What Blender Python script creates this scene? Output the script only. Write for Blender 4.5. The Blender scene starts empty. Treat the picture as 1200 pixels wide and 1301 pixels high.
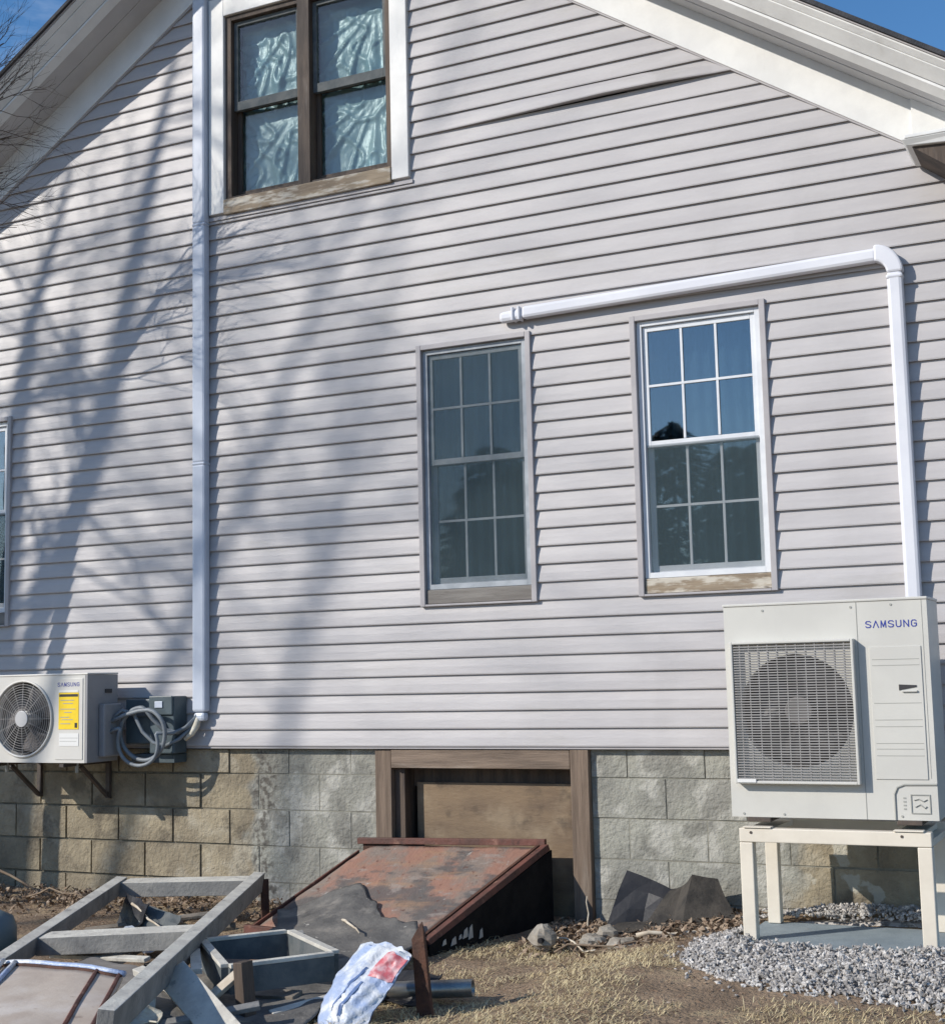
import bpy, math, random
from mathutils import Vector, Matrix, noise
random.seed(7)
R = math.radians
scene = bpy.context.scene
COL = scene.collection

# ------------------------------------------------------------------ camera
cam_d = bpy.data.cameras.new('camera'); cam = bpy.data.objects.new('camera', cam_d); COL.objects.link(cam)
yaw, pit, rol = -0.448282563, 0.115196406, -0.0231936667
fw = Vector((math.sin(yaw)*math.cos(pit), math.cos(yaw)*math.cos(pit), math.sin(pit)))
r0 = Vector((math.cos(yaw), -math.sin(yaw), 0)); u0 = r0.cross(fw)
rr = r0*math.cos(rol)+u0*math.sin(rol); uu = -r0*math.sin(rol)+u0*math.cos(rol)
m = Matrix((rr, uu, -fw)).transposed().to_4x4(); m.translation = Vector((0, -7.28497, 0.407384))
cam.matrix_world = m
cam_d.sensor_fit = 'HORIZONTAL'; cam_d.sensor_width = 36; cam_d.lens = 1783.46/1200*36
cam_d.clip_end = 3000; cam_d.clip_start = .05
scene.camera = cam

# ------------------------------------------------------------------ light
SUN = Vector((-0.95, -1.0, 0.80)).normalized()
el = math.asin(SUN.z); az = math.atan2(SUN.x, SUN.y)
w = bpy.data.worlds.new('World'); scene.world = w; w.use_nodes = True
nt = w.node_tree; nt.nodes.clear()
sky = nt.nodes.new('ShaderNodeTexSky'); sky.sky_type = 'NISHITA'; sky.sun_disc = False
sky.sun_elevation = el; sky.sun_rotation = az; sky.air_density = 1.0; sky.dust_density = 0.3; sky.ozone_density = 3.8
tc = nt.nodes.new('ShaderNodeTexCoord'); mp = nt.nodes.new('ShaderNodeMapping'); mp.inputs['Scale'].default_value = (1.5, 1.5, 5)
ns = nt.nodes.new('ShaderNodeTexNoise'); ns.inputs['Scale'].default_value = 2.2; ns.inputs['Detail'].default_value = 7; ns.inputs['Roughness'].default_value = .62
rp = nt.nodes.new('ShaderNodeValToRGB'); rp.color_ramp.elements[0].position = .52; rp.color_ramp.elements[1].position = .80
rp.color_ramp.elements[1].color = (.45, .45, .45, 1)
mx = nt.nodes.new('ShaderNodeMixRGB'); mx.inputs[2].default_value = (6.5, 7.2, 8.2, 1)
hsv = nt.nodes.new('ShaderNodeHueSaturation'); hsv.inputs['Saturation'].default_value = 1.18
bg = nt.nodes.new('ShaderNodeBackground'); bg.inputs['Strength'].default_value = 0.15
wo = nt.nodes.new('ShaderNodeOutputWorld')
L = nt.links.new
L(tc.outputs['Generated'], mp.inputs['Vector']); L(mp.outputs[0], ns.inputs['Vector']); L(ns.outputs['Fac'], rp.inputs[0])
L(rp.outputs[0], mx.inputs[0]); L(sky.outputs[0], hsv.inputs['Color']); L(hsv.outputs[0], mx.inputs[1]); L(mx.outputs[0], bg.inputs[0]); L(bg.outputs[0], wo.inputs[0])
sd = bpy.data.lights.new('sun', 'SUN'); sd.energy = 4.5; sd.angle = R(.53); sd.color = (1, .935, .845)
sun = bpy.data.objects.new('sun', sd); COL.objects.link(sun); sun.rotation_euler = SUN.to_track_quat('Z', 'Y').to_euler()
scene.view_settings.view_transform = 'Standard'; scene.view_settings.look = 'None'
scene.view_settings.exposure = 0.0; scene.view_settings.gamma = 1; scene.view_settings.use_curve_mapping = False

# ------------------------------------------------------------------ materials
def MAT(name, c1, c2=None, scale=6, rough=.6, bump=0, bscale=60, stretch=(1, 1, 1), metal=0, rnd=0, spec=.4,
        layers=(), obj=False, detail=6, lo=.35, hi=.65, bdist=.01, hue=0):
    """c1/c2 mixed by noise; layers = (colour, scale, lo, hi, amount, stretch)"""
    mt = bpy.data.materials.new(name); mt.use_nodes = True
    t = mt.node_tree; N = t.nodes; K = t.links.new
    b = N['Principled BSDF']; b.inputs['Roughness'].default_value = rough; b.inputs['Metallic'].default_value = metal
    b.inputs['Specular IOR Level'].default_value = spec
    if obj:
        co = N.new('ShaderNodeTexCoord').outputs['Object']
        if True:
            oi = N.new('ShaderNodeObjectInfo'); ad = N.new('ShaderNodeVectorMath'); ad.operation = 'MULTIPLY_ADD'
            ad.inputs[1].default_value = (31, 17, 23); K(oi.outputs['Random'], ad.inputs[0]); K(co, ad.inputs[2]); co = ad.outputs[0]
    else:
        co = N.new('ShaderNodeNewGeometry').outputs['Position']
    def nz(sc, st, det=detail, seed=0):
        v = N.new('ShaderNodeMapping'); v.inputs['Scale'].default_value = st; v.inputs['Location'].default_value = (seed, seed*.7, seed*1.3)
        K(co, v.inputs['Vector'])
        n = N.new('ShaderNodeTexNoise'); n.inputs['Scale'].default_value = sc; n.inputs['Detail'].default_value = det
        n.inputs['Roughness'].default_value = .6
        K(v.outputs[0], n.inputs['Vector']); return n.outputs['Fac']
    def ss(v, a, z):
        mr = N.new('ShaderNodeMapRange'); mr.interpolation_type = 'SMOOTHSTEP'
        mr.inputs['From Min'].default_value = a; mr.inputs['From Max'].default_value = z; K(v, mr.inputs['Value']); return mr.outputs[0]
    def mix(f, a, bb, mode='MIX'):
        x = N.new('ShaderNodeMixRGB'); x.blend_type = mode
        if isinstance(f, (int, float)): x.inputs[0].default_value = f
        else: K(f, x.inputs[0])
        for i, q in ((1, a), (2, bb)):
            if isinstance(q, tuple): x.inputs[i].default_value = (*q, 1)
            else: K(q, x.inputs[i])
        return x.outputs[0]
    col = c1
    if c2: col = mix(ss(nz(scale, stretch), lo, hi), c1, c2)
    for i, ly in enumerate(layers):
        c, sc, a, z, am = ly[:5]; st = ly[5] if len(ly) > 5 else (1, 1, 1)
        f = ss(nz(sc, st, 8, 3.1*(i+1)), a, z)
        mm = N.new('ShaderNodeMath'); mm.operation = 'MULTIPLY'; mm.inputs[1].default_value = am; K(f, mm.inputs[0])
        col = mix(mm.outputs[0], col, c)
    if rnd or hue:
        oi = N.new('ShaderNodeObjectInfo'); hs = N.new('ShaderNodeHueSaturation')
        mr = N.new('ShaderNodeMapRange'); mr.inputs['To Min'].default_value = 1-rnd; mr.inputs['To Max'].default_value = 1+rnd
        K(oi.outputs['Random'], mr.inputs['Value']); K(mr.outputs[0], hs.inputs['Value'])
        if isinstance(col, tuple): hs.inputs['Color'].default_value = (*col, 1)
        else: K(col, hs.inputs['Color'])
        col = hs.outputs[0]
    if isinstance(col, tuple): b.inputs['Base Color'].default_value = (*col, 1)
    else: K(col, b.inputs['Base Color'])
    if bump:
        bp = N.new('ShaderNodeBump'); bp.inputs['Strength'].default_value = bump; bp.inputs['Distance'].default_value = bdist
        K(nz(bscale, stretch, 5, 9), bp.inputs['Height']); K(bp.outputs[0], b.inputs['Normal'])
    mt['_'] = 1
    return mt

M = {}
M['siding'] = MAT('vinyl_siding', (.425, .408, .412), (.47, .452, .452), 1.6, .48, .12, 9, (1, 1, 6), rnd=.025, bdist=.012,
                  layers=[((.37, .355, .355), 3, .5, .75, .35, (1, 1, .25)), ((.33, .31, .28), 2.2, .58, .72, .3, (.5, 1, 3)), ((.40, .40, .38), 14, .6, .8, .18, (.3, 1, 2.5))])
M['jchan'] = MAT('siding_trim', (.42, .40, .405), (.37, .35, .355), 5, .45, .05, 20)
M['white'] = MAT('white_trim_paint', (.76, .76, .74), (.68, .68, .665), 4, .5, .12, 25, layers=[((.48, .46, .42), 7, .62, .8, .35, (1, 1, .2))])
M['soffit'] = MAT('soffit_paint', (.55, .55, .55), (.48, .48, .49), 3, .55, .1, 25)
M['sash'] = MAT('white_vinyl_sash', (.72, .74, .76), (.64, .66, .69), 8, .35)
M['sash_dark'] = MAT('weathered_sash', (.42, .45, .48), (.30, .33, .36), 8, .5)
M['brownwood'] = MAT('dark_brown_wood', (.05, .038, .032), (.11, .08, .06), 12, .7, .4, 60, (1, 1, .12), layers=[((.30, .27, .24), 9, .6, .75, .5, (1, 1, .15))])
M['sillwood'] = MAT('weathered_sill_wood', (.34, .27, .19), (.22, .17, .12), 10, .8, .5, 50, (.15, 1, 1.5), layers=[((.62, .58, .50), 8, .48, .6, .8, (.5, 1, 2)), ((.08, .06, .05), 14, .62, .72, .8, (.5, 1, 2))])
M['sillgrey'] = MAT('grey_sill_wood', (.24, .225, .205), (.17, .155, .14), 10, .8, .4, 50, (.15, 1, 1.5), layers=[((.08, .07, .06), 14, .6, .75, .7, (.4, 1, 2))])
M['postwood'] = MAT('bare_post_wood', (.21, .155, .115), (.13, .095, .07), 14, .8, .5, 60, (1.5, 1, .12), layers=[((.33, .28, .23), 7, .55, .75, .5, (1.5, 1, .2)), ((.07, .05, .04), 18, .6, .75, .6, (1, 1, .2))])
M['headwood'] = MAT('bare_header_wood', (.24, .18, .135), (.14, .105, .08), 14, .8, .5, 60, (.12, 1, 1.5), layers=[((.38, .33, .28), 6, .55, .75, .6, (.3, 1, 2)), ((.06, .045, .035), 12, .6, .7, .6, (.3, 1, 2))])
M['ply'] = MAT('plywood', (.225, .16, .10), (.15, .105, .07), 4, .75, .3, 40, (.5, 1, 1.5), layers=[((.31, .24, .16), 4, .5, .7, .6), ((.06, .045, .035), 5, .54, .7, .7)])
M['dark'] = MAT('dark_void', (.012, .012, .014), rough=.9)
M['room'] = MAT('room_wall', (.05, .055, .06), rough=.9)
M['curtain'] = MAT('curtain', (.06, .072, .075), (.035, .045, .048), 16, .9, 0, 1, (2.2, 1, .12))
M['plastic'] = MAT('plastic_sheeting', (.17, .245, .24), (.26, .325, .31), 3, .36, .25, 14, (1, 1, .6), spec=.5, bdist=.03, layers=[((.25, .38, .42), 3.5, .5, .7, .6)])
M['duct'] = MAT('duct_plastic', (.72, .73, .77), (.66, .67, .72), 3, .38, .04, 20)
M['ductL'] = MAT('grey_white_duct_plastic', (.56, .61, .70), (.48, .53, .62), 3, .4, .04, 20)
M['ac'] = MAT('unit_paint', (.60, .59, .545), (.56, .55, .51), 3, .42, .03, 40, layers=[((.45, .42, .36), 9, .68, .82, .35)])
M['ac2'] = MAT('small_unit_paint', (.64, .625, .585), (.585, .57, .53), 3, .42, .03, 40, layers=[((.45, .42, .36), 9, .62, .82, .35)])
M['acside'] = MAT('unit_side_shade', (.30, .30, .31), (.26, .26, .27), 4, .45)  # casing colour darkened, with the right side's shade put into it
M['guard'] = MAT('grille_wire', (.33, .32, .31), (.28, .27, .26), 8, .5)
M['fandark'] = MAT('fan_blade_plastic', (.045, .043, .045), rough=.5)
M['fangrey'] = MAT('grey_fan_blade', (.16, .15, .15), (.12, .115, .115), 6, .5)
M['hub'] = MAT('fan_hub', (.5, .5, .5), rough=.4)
M['groove'] = MAT('panel_groove', (.36, .36, .33), rough=.6)
M['blue'] = MAT('blue_print', (.03, .05, .30), rough=.5)
M['yellow'] = MAT('yellow_label_paper', (.86, .62, .02), (.80, .56, .02), 20, .6)
M['paper'] = MAT('white_label_paper', (.74, .74, .72), rough=.6)
M['ink'] = MAT('black_ink', (.03, .03, .03), rough=.6)
M['inkgrey'] = MAT('grey_ink', (.42, .42, .40), rough=.6)
M['stand'] = MAT('cream_powder_coat', (.74, .68, .575), (.68, .62, .52), 6, .45, .04, 30, layers=[((.40, .30, .20), 16, .68, .8, .5)])
M['pad'] = MAT('blue_grey_pad', (.27, .32, .345), (.22, .265, .29), 6, .7, .3, 60, layers=[((.38, .37, .34), 11, .58, .8, .4)])
M['rust'] = MAT('rusty_painted_steel', (.30, .165, .12), (.225, .18, .15), 3.6, .7, .5, 22, (1.6, .8, 1), bdist=.012, lo=.42, hi=.6,
                layers=[((.095, .092, .09), 2.6, .52, .60, .8, (1, 1.4, 1)), ((.36, .22, .13), 4, .52, .7, .6, (.7, 2.2, 1)), ((.30, .26, .23), 9, .55, .66, .6, (.8, 2, 1)), ((.40, .38, .35), 11, .655, .70, .8, (1.6, .9, 1)), ((.10, .035, .022), 20, .60, .68, .7)])
M['rustred'] = MAT('dark_red_steel', (.15, .06, .045), (.09, .045, .036), 9, .65, .4, 40, layers=[((.32, .18, .13), 12, .58, .72, .6), ((.03, .02, .02), 16, .6, .7, .6)])
M['blackside'] = MAT('shade_black_steel', (.008, .008, .009), (.016, .015, .015), 8, .85, .3, 30, spec=.15)  # near black carries the shade on the side turned from the sun
M['rustpost'] = MAT('rusted_iron', (.055, .028, .02), (.10, .045, .028), 18, .8, .5, 50)
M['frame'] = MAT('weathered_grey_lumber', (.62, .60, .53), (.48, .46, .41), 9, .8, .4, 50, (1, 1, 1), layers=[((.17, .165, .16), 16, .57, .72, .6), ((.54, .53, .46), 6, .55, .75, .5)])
M['framegrey'] = MAT('weathered_shade_lumber', (.27, .265, .25), (.19, .19, .185), 7, .85, .5, 50, layers=[((.12, .12, .12), 12, .55, .7, .6)])  # grey lumber, also the painted shade on the long frame's sides
M['framedark'] = MAT('dark_grey_lumber', (.085, .10, .105), (.13, .14, .14), 12, .8, .3, 50)
M['slat'] = MAT('grey_brown_slat', (.22, .19, .155), (.14, .125, .105), 9, .85, .4, 50, layers=[((.42, .40, .35), 8, .56, .66, .7)])
M['tarp'] = MAT('grey_rubber_membrane', (.165, .158, .145), (.105, .102, .098), 5, .85, .7, 30, layers=[((.27, .25, .22), 6, .52, .68, .7), ((.05, .05, .05), 9, .58, .7, .6), ((.42, .40, .36), 16, .66, .70, .8), ((.17, .09, .06), 4, .6, .75, .5)])
M['black'] = MAT('black_sheet', (.012, .013, .018), (.025, .025, .028), 6, .55, .3, 20, layers=[((.12, .11, .095), 7, .6, .75, .5)])
M['shingle'] = MAT('weathered_black_felt', (.028, .026, .024), (.065, .057, .048), 9, .85, .5, 60)
M['asphalt'] = MAT('roof_shingle', (.035, .038, .045), (.06, .06, .065), 12, .9, .5, 80)
M['bagw'] = MAT('white_bag_plastic', (.72, .74, .76), (.50, .55, .62), 7, .35, .9, 22, lo=.45, hi=.6, layers=[((.30, .40, .62), 5, .47, .58, .8)])
M['bagr'] = MAT('red_bag_print', (.55, .13, .15), (.66, .45, .46), 28, .4, .3, 30)
M['bagb'] = MAT('blue_bag_print', (.13, .20, .38), rough=.4)
M['steel'] = MAT('galvanized_steel', (.32, .33, .33), (.20, .20, .20), 10, .35, .1, 40, metal=.8)
M['boxd'] = MAT('disconnect_enclosure', (.085, .115, .13), (.06, .085, .10), 8, .45, .1, 40)
M['cable'] = MAT('grey_cable_jacket', (.22, .25, .275), (.16, .18, .20), 12, .5)
M['tape'] = MAT('white_tape', (.70, .66, .55), (.50, .45, .35), 20, .6, .4, 50)
M['bracket'] = MAT('bracket_steel', (.06, .05, .045), (.10, .075, .06), 14, .6)
M['beige'] = MAT('faded_beige_panel', (.50, .43, .36), (.42, .35, .29), 4, .6, .2, 30, layers=[((.60, .56, .52), 3, .5, .7, .6), ((.22, .16, .13), 12, .64, .74, .6)])
M['barrel'] = MAT('blue_grey_plastic', (.09, .15, .19), rough=.45)
M['bark'] = MAT('bark', (.12, .10, .085), (.075, .06, .05), 10, .9, .6, 30, (1, 1, .3))
M['needles'] = MAT('dark_needles', (.028, .045, .025), (.045, .06, .03), 2, .8)
M['stick'] = MAT('dead_stick', (.16, .11, .075), (.26, .20, .14), 14, .85)
M['palestick'] = MAT('pale_stripped_wood', (.60, .54, .44), (.45, .38, .29), 14, .7)
M['leaf'] = MAT('dead_leaves', (.22, .15, .10), (.36, .28, .20), 25, .8, layers=[((.09, .055, .035), 18, .50, .60, .85), ((.52, .45, .36), 21, .62, .68, .8)])
M['concrete'] = MAT('concrete_rubble', (.34, .31, .26), (.24, .21, .17), 14, .9, .5, 50)
M['gravel'] = MAT('crushed_stone', (.50, .47, .435), (.27, .255, .24), 30, .8, .3, 90, detail=2, lo=.40, hi=.56, layers=[((.66, .64, .61), 24, .54, .62, .8), ((.26, .20, .16), 31, .62, .7, .5)])
M['straw'] = MAT('dry_grass', (.66, .56, .34), (.46, .36, .20), 11, .8, layers=[((.54, .47, .30), 29, .55, .7, .7), ((.14, .15, .06), 4, .6, .75, .5)])
M['soil'] = MAT('soil', (.31, .225, .15), (.19, .135, .09), 3.5, .95, .9, 45, bdist=.03, layers=[((.42, .33, .20), 5, .50, .66, .8), ((.30, .18, .11), 22, .55, .7, .6), ((.05, .035, .025), 35, .6, .72, .6)])
M['joint'] = MAT('parged_joint', (.29, .28, .235), (.19, .18, .15), 7, .95, .4, 60)
M['mortar'] = MAT('mortar', (.22, .20, .155), (.15, .135, .105), 9, .95, .5, 60)

def found_material():
    """concrete block: raw tan on the left, grey-green parging to the right of a ragged stained edge"""
    mt = MAT('foundation_masonry', (.33, .28, .195), (.225, .19, .135), 4, .92, .8, 38, bdist=.018, rnd=.16,
             layers=[((.39, .355, .28), 3.2, .5, .64, .6), ((.10, .085, .065), 4, .54, .66, .65)])
    t = mt.node_tree; N = t.nodes; K = t.links.new; b = N['Principled BSDF']
    raw = b.inputs['Base Color'].links[0].from_socket
    g = N.new('ShaderNodeNewGeometry').outputs['Position']
    def noi(s, d=6, loc=0):
        v = N.new('ShaderNodeMapping'); v.inputs['Location'].default_value = (loc, loc, loc); K(g, v.inputs[0])
        n = N.new('ShaderNodeTexNoise'); n.inputs['Scale'].default_value = s; n.inputs['Detail'].default_value = d; K(v.outputs[0], n.inputs['Vector']); return n.outputs['Fac']
    def mr(v, a, z, o0=0, o1=1):
        x = N.new('ShaderNodeMapRange'); x.interpolation_type = 'SMOOTHSTEP'
        for k, q in (('From Min', a), ('From Max', z), ('To Min', o0), ('To Max', o1)): x.inputs[k].default_value = q
        K(v, x.inputs['Value']); return x.outputs[0]
    def mth(op, a, bb):
        x = N.new('ShaderNodeMath'); x.operation = op
        for i, q in enumerate((a, bb)):
            if isinstance(q, (int, float)): x.inputs[i].default_value = q
            else: K(q, x.inputs[i])
        return x.outputs[0]
    def mix(f, a, bb):
        x = N.new('ShaderNodeMixRGB'); K(f, x.inputs[0])
        for i, q in ((1, a), (2, bb)):
            if isinstance(q, tuple): x.inputs[i].default_value = (*q, 1)
            else: K(q, x.inputs[i])
        return x.outputs[0]
    sp = N.new('ShaderNodeSeparateXYZ'); K(g, sp.inputs[0])
    xw = mth('ADD', sp.outputs['X'], mth('MULTIPLY', mth('SUBTRACT', noi(4.5), .5), .45))
    parge = mix(mr(noi(3.5, 8, 2), .38, .62), (.335, .33, .285), (.255, .25, .22))
    parge = mix(mr(noi(5, 9, 5), .50, .60, 0, .8), parge, (.44, .43, .385))
    parge = mix(mr(noi(4, 10, 8), .54, .62, 0, .6), parge, (.17, .165, .145))
    m1 = mr(xw, -5.10, -5.02); m2 = mr(xw, -1.78, -1.68)
    mask = mth('SUBTRACT', m1, m2)
    col = mix(mask, raw, parge)
    # dark stained streak along the edge of the parging
    st = mth('MULTIPLY', mr(mth('ABSOLUTE', mth('SUBTRACT', xw, -4.98), 0), .02, .10, 1, 0), mr(noi(26), .42, .6))
    col = mix(mth('MULTIPLY', st, .8), col, (.075, .065, .055))
    # flaked white patches behind the stand
    fl = mth('MULTIPLY', mr(sp.outputs['X'], -1.75, -1.6), mr(noi(5.5, 5, 4), .56, .60))
    col = mix(mth('MULTIPLY', fl, .85), col, (.47, .45, .38))
    K(col, b.inputs['Base Color'])
    return mt
M['block'] = found_material()

def glass_material(name, tint, ior):
    mt = bpy.data.materials.new(name); mt.use_nodes = True; t = mt.node_tree; t.nodes.clear(); N = t.nodes; K = t.links.new
    tr = N.new('ShaderNodeBsdfTransparent'); tr.inputs[0].default_value = (*tint, 1)
    gl = N.new('ShaderNodeBsdfGlossy'); gl.inputs['Roughness'].default_value = .015
    lw = N.new('ShaderNodeLayerWeight'); lw.inputs['Blend'].default_value = .5
    pw = N.new('ShaderNodeMath'); pw.operation = 'POWER'; pw.inputs[1].default_value = 4; K(lw.outputs['Facing'], pw.inputs[0])
    fr = N.new('ShaderNodeMath'); fr.operation = 'MULTIPLY_ADD'; fr.inputs[1].default_value = 1-ior; fr.inputs[2].default_value = ior; K(pw.outputs[0], fr.inputs[0])
    n = N.new('ShaderNodeTexNoise'); n.inputs['Scale'].default_value = 2.5; bp = N.new('ShaderNodeBump'); bp.inputs['Strength'].default_value = .02; bp.inputs['Distance'].default_value = .03
    g = N.new('ShaderNodeNewGeometry'); K(g.outputs['Position'], n.inputs['Vector']); K(n.outputs['Fac'], bp.inputs['Height']); K(bp.outputs[0], gl.inputs['Normal'])
    mx = N.new('ShaderNodeMixShader'); o = N.new('ShaderNodeOutputMaterial')
    K(fr.outputs[0], mx.inputs[0]); K(tr.outputs[0], mx.inputs[1]); K(gl.outputs[0], mx.inputs[2]); K(mx.outputs[0], o.inputs[0]); return mt
def screen_material():
    mt = bpy.data.materials.new('insect_screen_mesh'); mt.use_nodes = True; t = mt.node_tree; t.nodes.clear(); N = t.nodes; K = t.links.new
    tr = N.new('ShaderNodeBsdfTransparent'); df = N.new('ShaderNodeBsdfDiffuse'); df.inputs[0].default_value = (.10, .145, .165, 1)
    mx = N.new('ShaderNodeMixShader'); mx.inputs[0].default_value = .24; o = N.new('ShaderNodeOutputMaterial')
    K(tr.outputs[0], mx.inputs[1]); K(df.outputs[0], mx.inputs[2]); K(mx.outputs[0], o.inputs[0]); return mt
M['screen'] = screen_material()
M['glass'] = glass_material('window_glass', (.74, .84, .90), .17)
M['glassclear'] = glass_material('attic_glass', (.90, .95, .96), .05)
M['glassdull'] = glass_material('screened_glass', (.72, .82, .90), .075)

# ------------------------------------------------------------------ mesh helpers
class MB:
    def __init__(s): s.v = []; s.f = []; s.mi = []
    def add(s, vs, fs, mi=0):
        o = len(s.v); s.v += [tuple(p) for p in vs]; s.f += [tuple(i+o for i in f) for f in fs]; s.mi += [mi]*len(fs); return s
    def box(s, x0, x1, y0, y1, z0, z1, mi=0):
        return s.add([(x0, y0, z0), (x1, y0, z0), (x1, y1, z0), (x0, y1, z0), (x0, y0, z1), (x1, y0, z1), (x1, y1, z1), (x0, y1, z1)],
                     [(0, 3, 2, 1), (4, 5, 6, 7), (0, 1, 5, 4), (1, 2, 6, 5), (2, 3, 7, 6), (3, 0, 4, 7)], mi)
    def hexa(s, a, b, mi=0):      # a: 4 bottom pts, b: 4 top pts
        return s.add(list(a)+list(b), [(0, 3, 2, 1), (4, 5, 6, 7), (0, 1, 5, 4), (1, 2, 6, 5), (2, 3, 7, 6), (3, 0, 4, 7)], mi)
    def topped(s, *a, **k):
        s.beam(*a, **k); s.mi[-5] = 1; return s  # paler top face paints the light falling from above
    def beam(s, p, q, wd, ht, roll=0, mi=0):
        p = Vector(p); q = Vector(q); d = (q-p).normalized(); sd = d.cross(Vector((0, 0, 1)))
        if sd.length < 1e-3: sd = Vector((1, 0, 0))
        sd.normalize(); up = sd.cross(d).normalized()
        if roll: rm = Matrix.Rotation(roll, 3, d); sd = rm @ sd; up = rm @ up
        a, b = sd*wd/2, up*ht/2
        return s.hexa([p-a-b, p+a-b, q+a-b, q-a-b], [p-a+b, p+a+b, q+a+b, q-a+b], mi)
    def tube(s, pts, rad, n=8, cap=True, mi=0):
        pts = [Vector(p) for p in pts]; k = len(pts)
        if not hasattr(rad, '__len__'): rad = [rad]*k
        d = (pts[1]-pts[0]).normalized(); a = d.orthogonal().normalized(); rings = []
        for i in range(k):
            if i < k-1 and i > 0: t = (pts[i+1]-pts[i-1])
            elif i == 0: t = pts[1]-pts[0]
            else: t = pts[-1]-pts[-2]
            t.normalize(); a = (a - t*a.dot(t));
            if a.length < 1e-5: a = t.orthogonal()
            a.normalize(); b = t.cross(a)
            rings.append([pts[i]+(a*math.cos(2*math.pi*j/n)+b*math.sin(2*math.pi*j/n))*rad[i] for j in range(n)])
        vs = [p for r_ in rings for p in r_]
        fs = [(i*n+j, i*n+(j+1) % n, (i+1)*n+(j+1) % n, (i+1)*n+j) for i in range(k-1) for j in range(n)]
        if cap: fs += [tuple(range(n-1, -1, -1)), tuple((k-1)*n+j for j in range(n))]
        return s.add(vs, fs, mi)
    def grid(s, fn, nu, nv, mi=0):
        vs = [fn(i/nu, j/nv) for j in range(nv+1) for i in range(nu+1)]
        fs = [(j*(nu+1)+i, j*(nu+1)+i+1, (j+1)*(nu+1)+i+1, (j+1)*(nu+1)+i) for j in range(nv) for i in range(nu)]
        return s.add(vs, fs, mi)
    def poly(s, pts, thick, mi=0):   # flat polygon (3D pts) extruded along its normal
        P = [Vector(p) for p in pts]; n = (P[1]-P[0]).cross(P[2]-P[0]).normalized()*thick; k = len(P)
        return s.add(P+[p-n for p in P], [tuple(range(k)), tuple(range(2*k-1, k-1, -1))]+[(i, i+k, (i+1) % k+k, (i+1) % k) for i in range(k)], mi)
    def build(s, name, mat, parent=None, bevel=0, smooth=False, solid=0, loc=None):
        root = Vector((0, 0, 0)); p = parent
        while p is not None: root = root+p.location; p = p.parent
        base = Vector(loc) if loc is not None else root
        me = bpy.data.meshes.new(name); me.from_pydata([tuple(Vector(v)-base) for v in s.v], [], s.f)
        mats = mat if isinstance(mat, (list, tuple)) else [mat]
        for q in mats: me.materials.append(M[q])
        if len(mats) > 1: me.polygons.foreach_set('material_index', s.mi)
        if smooth: me.polygons.foreach_set('use_smooth', [True]*len(me.polygons))
        me.update()
        o = bpy.data.objects.new(name, me); COL.objects.link(o)
        if loc is not None: o.location = base-root
        if parent: o.parent = parent
        if solid: md = o.modifiers.new('thickness', 'SOLIDIFY'); md.thickness = solid; md.offset = 0
        if bevel:
            md = o.modifiers.new('bevel', 'BEVEL'); md.width = bevel; md.segments = 2; md.limit_method = 'ANGLE'
        return o

def tag(o, label=None, cat=None, group=None, kind=None):
    if label: o['label'] = label
    if cat: o['category'] = cat
    if group: o['group'] = group
    if kind: o['kind'] = kind
    return o
def thing(name, label, cat, loc=(0, 0, 0), group=None):
    o = bpy.data.objects.new(name, None); COL.objects.link(o); o.location = loc; o.empty_display_size = .1
    return tag(o, label, cat, group)
def inst(src, loc, parent, rotz=0, scale=None):
    """copy of a part sharing its mesh, loc in parent space"""
    o = src.copy(); COL.objects.link(o); o.parent = parent; o.location = loc; o.rotation_euler = (0, 0, rotz)
    if scale: o.scale = scale
    return o
def nz3(x, y, z=0, s=1.0): return noise.noise(Vector((x*s, y*s, z*s)))

# ------------------------------------------------------------------ ground
def gh(x, y):
    b = -.955
    t = max(0, min(1, (x+2.75)/.7)); near = max(0, min(1, (2.4+y)/1.0)) if y > -2.4 else 0
    b += .095*t*t*(3-2*t)*near
    b += .018*nz3(x, y, 0, 1.6)+.008*nz3(x, y, 3, 6)+.004*nz3(x, y, 7, 17)
    wall = max(0, 1-abs(y)/.35); b += .02*wall
    return b
def ground():
    xs = [-900, -300, -100, -40, -20, -12]+[-9+.06*i for i in range(161)]+[3, 8, 20, 60, 200, 900]
    ys = [-900, -300, -100, -45, -20, -10, -6]+[-4.2+.055*i for i in range(81)]+[.6, 1, 3, 10, 30, 100, 300, 900]
    vs = [(x, y, gh(x, y) if (-9.2 < x < 1 and -4.5 < y < .7) else -.955) for y in ys for x in xs]
    n = len(xs); fs = [(j*n+i, j*n+i+1, (j+1)*n+i+1, (j+1)*n+i) for j in range(len(ys)-1) for i in range(n-1)]
    tag(MB().add(vs, fs).build('ground', 'soil', smooth=True), kind='structure')
ground()

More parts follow.
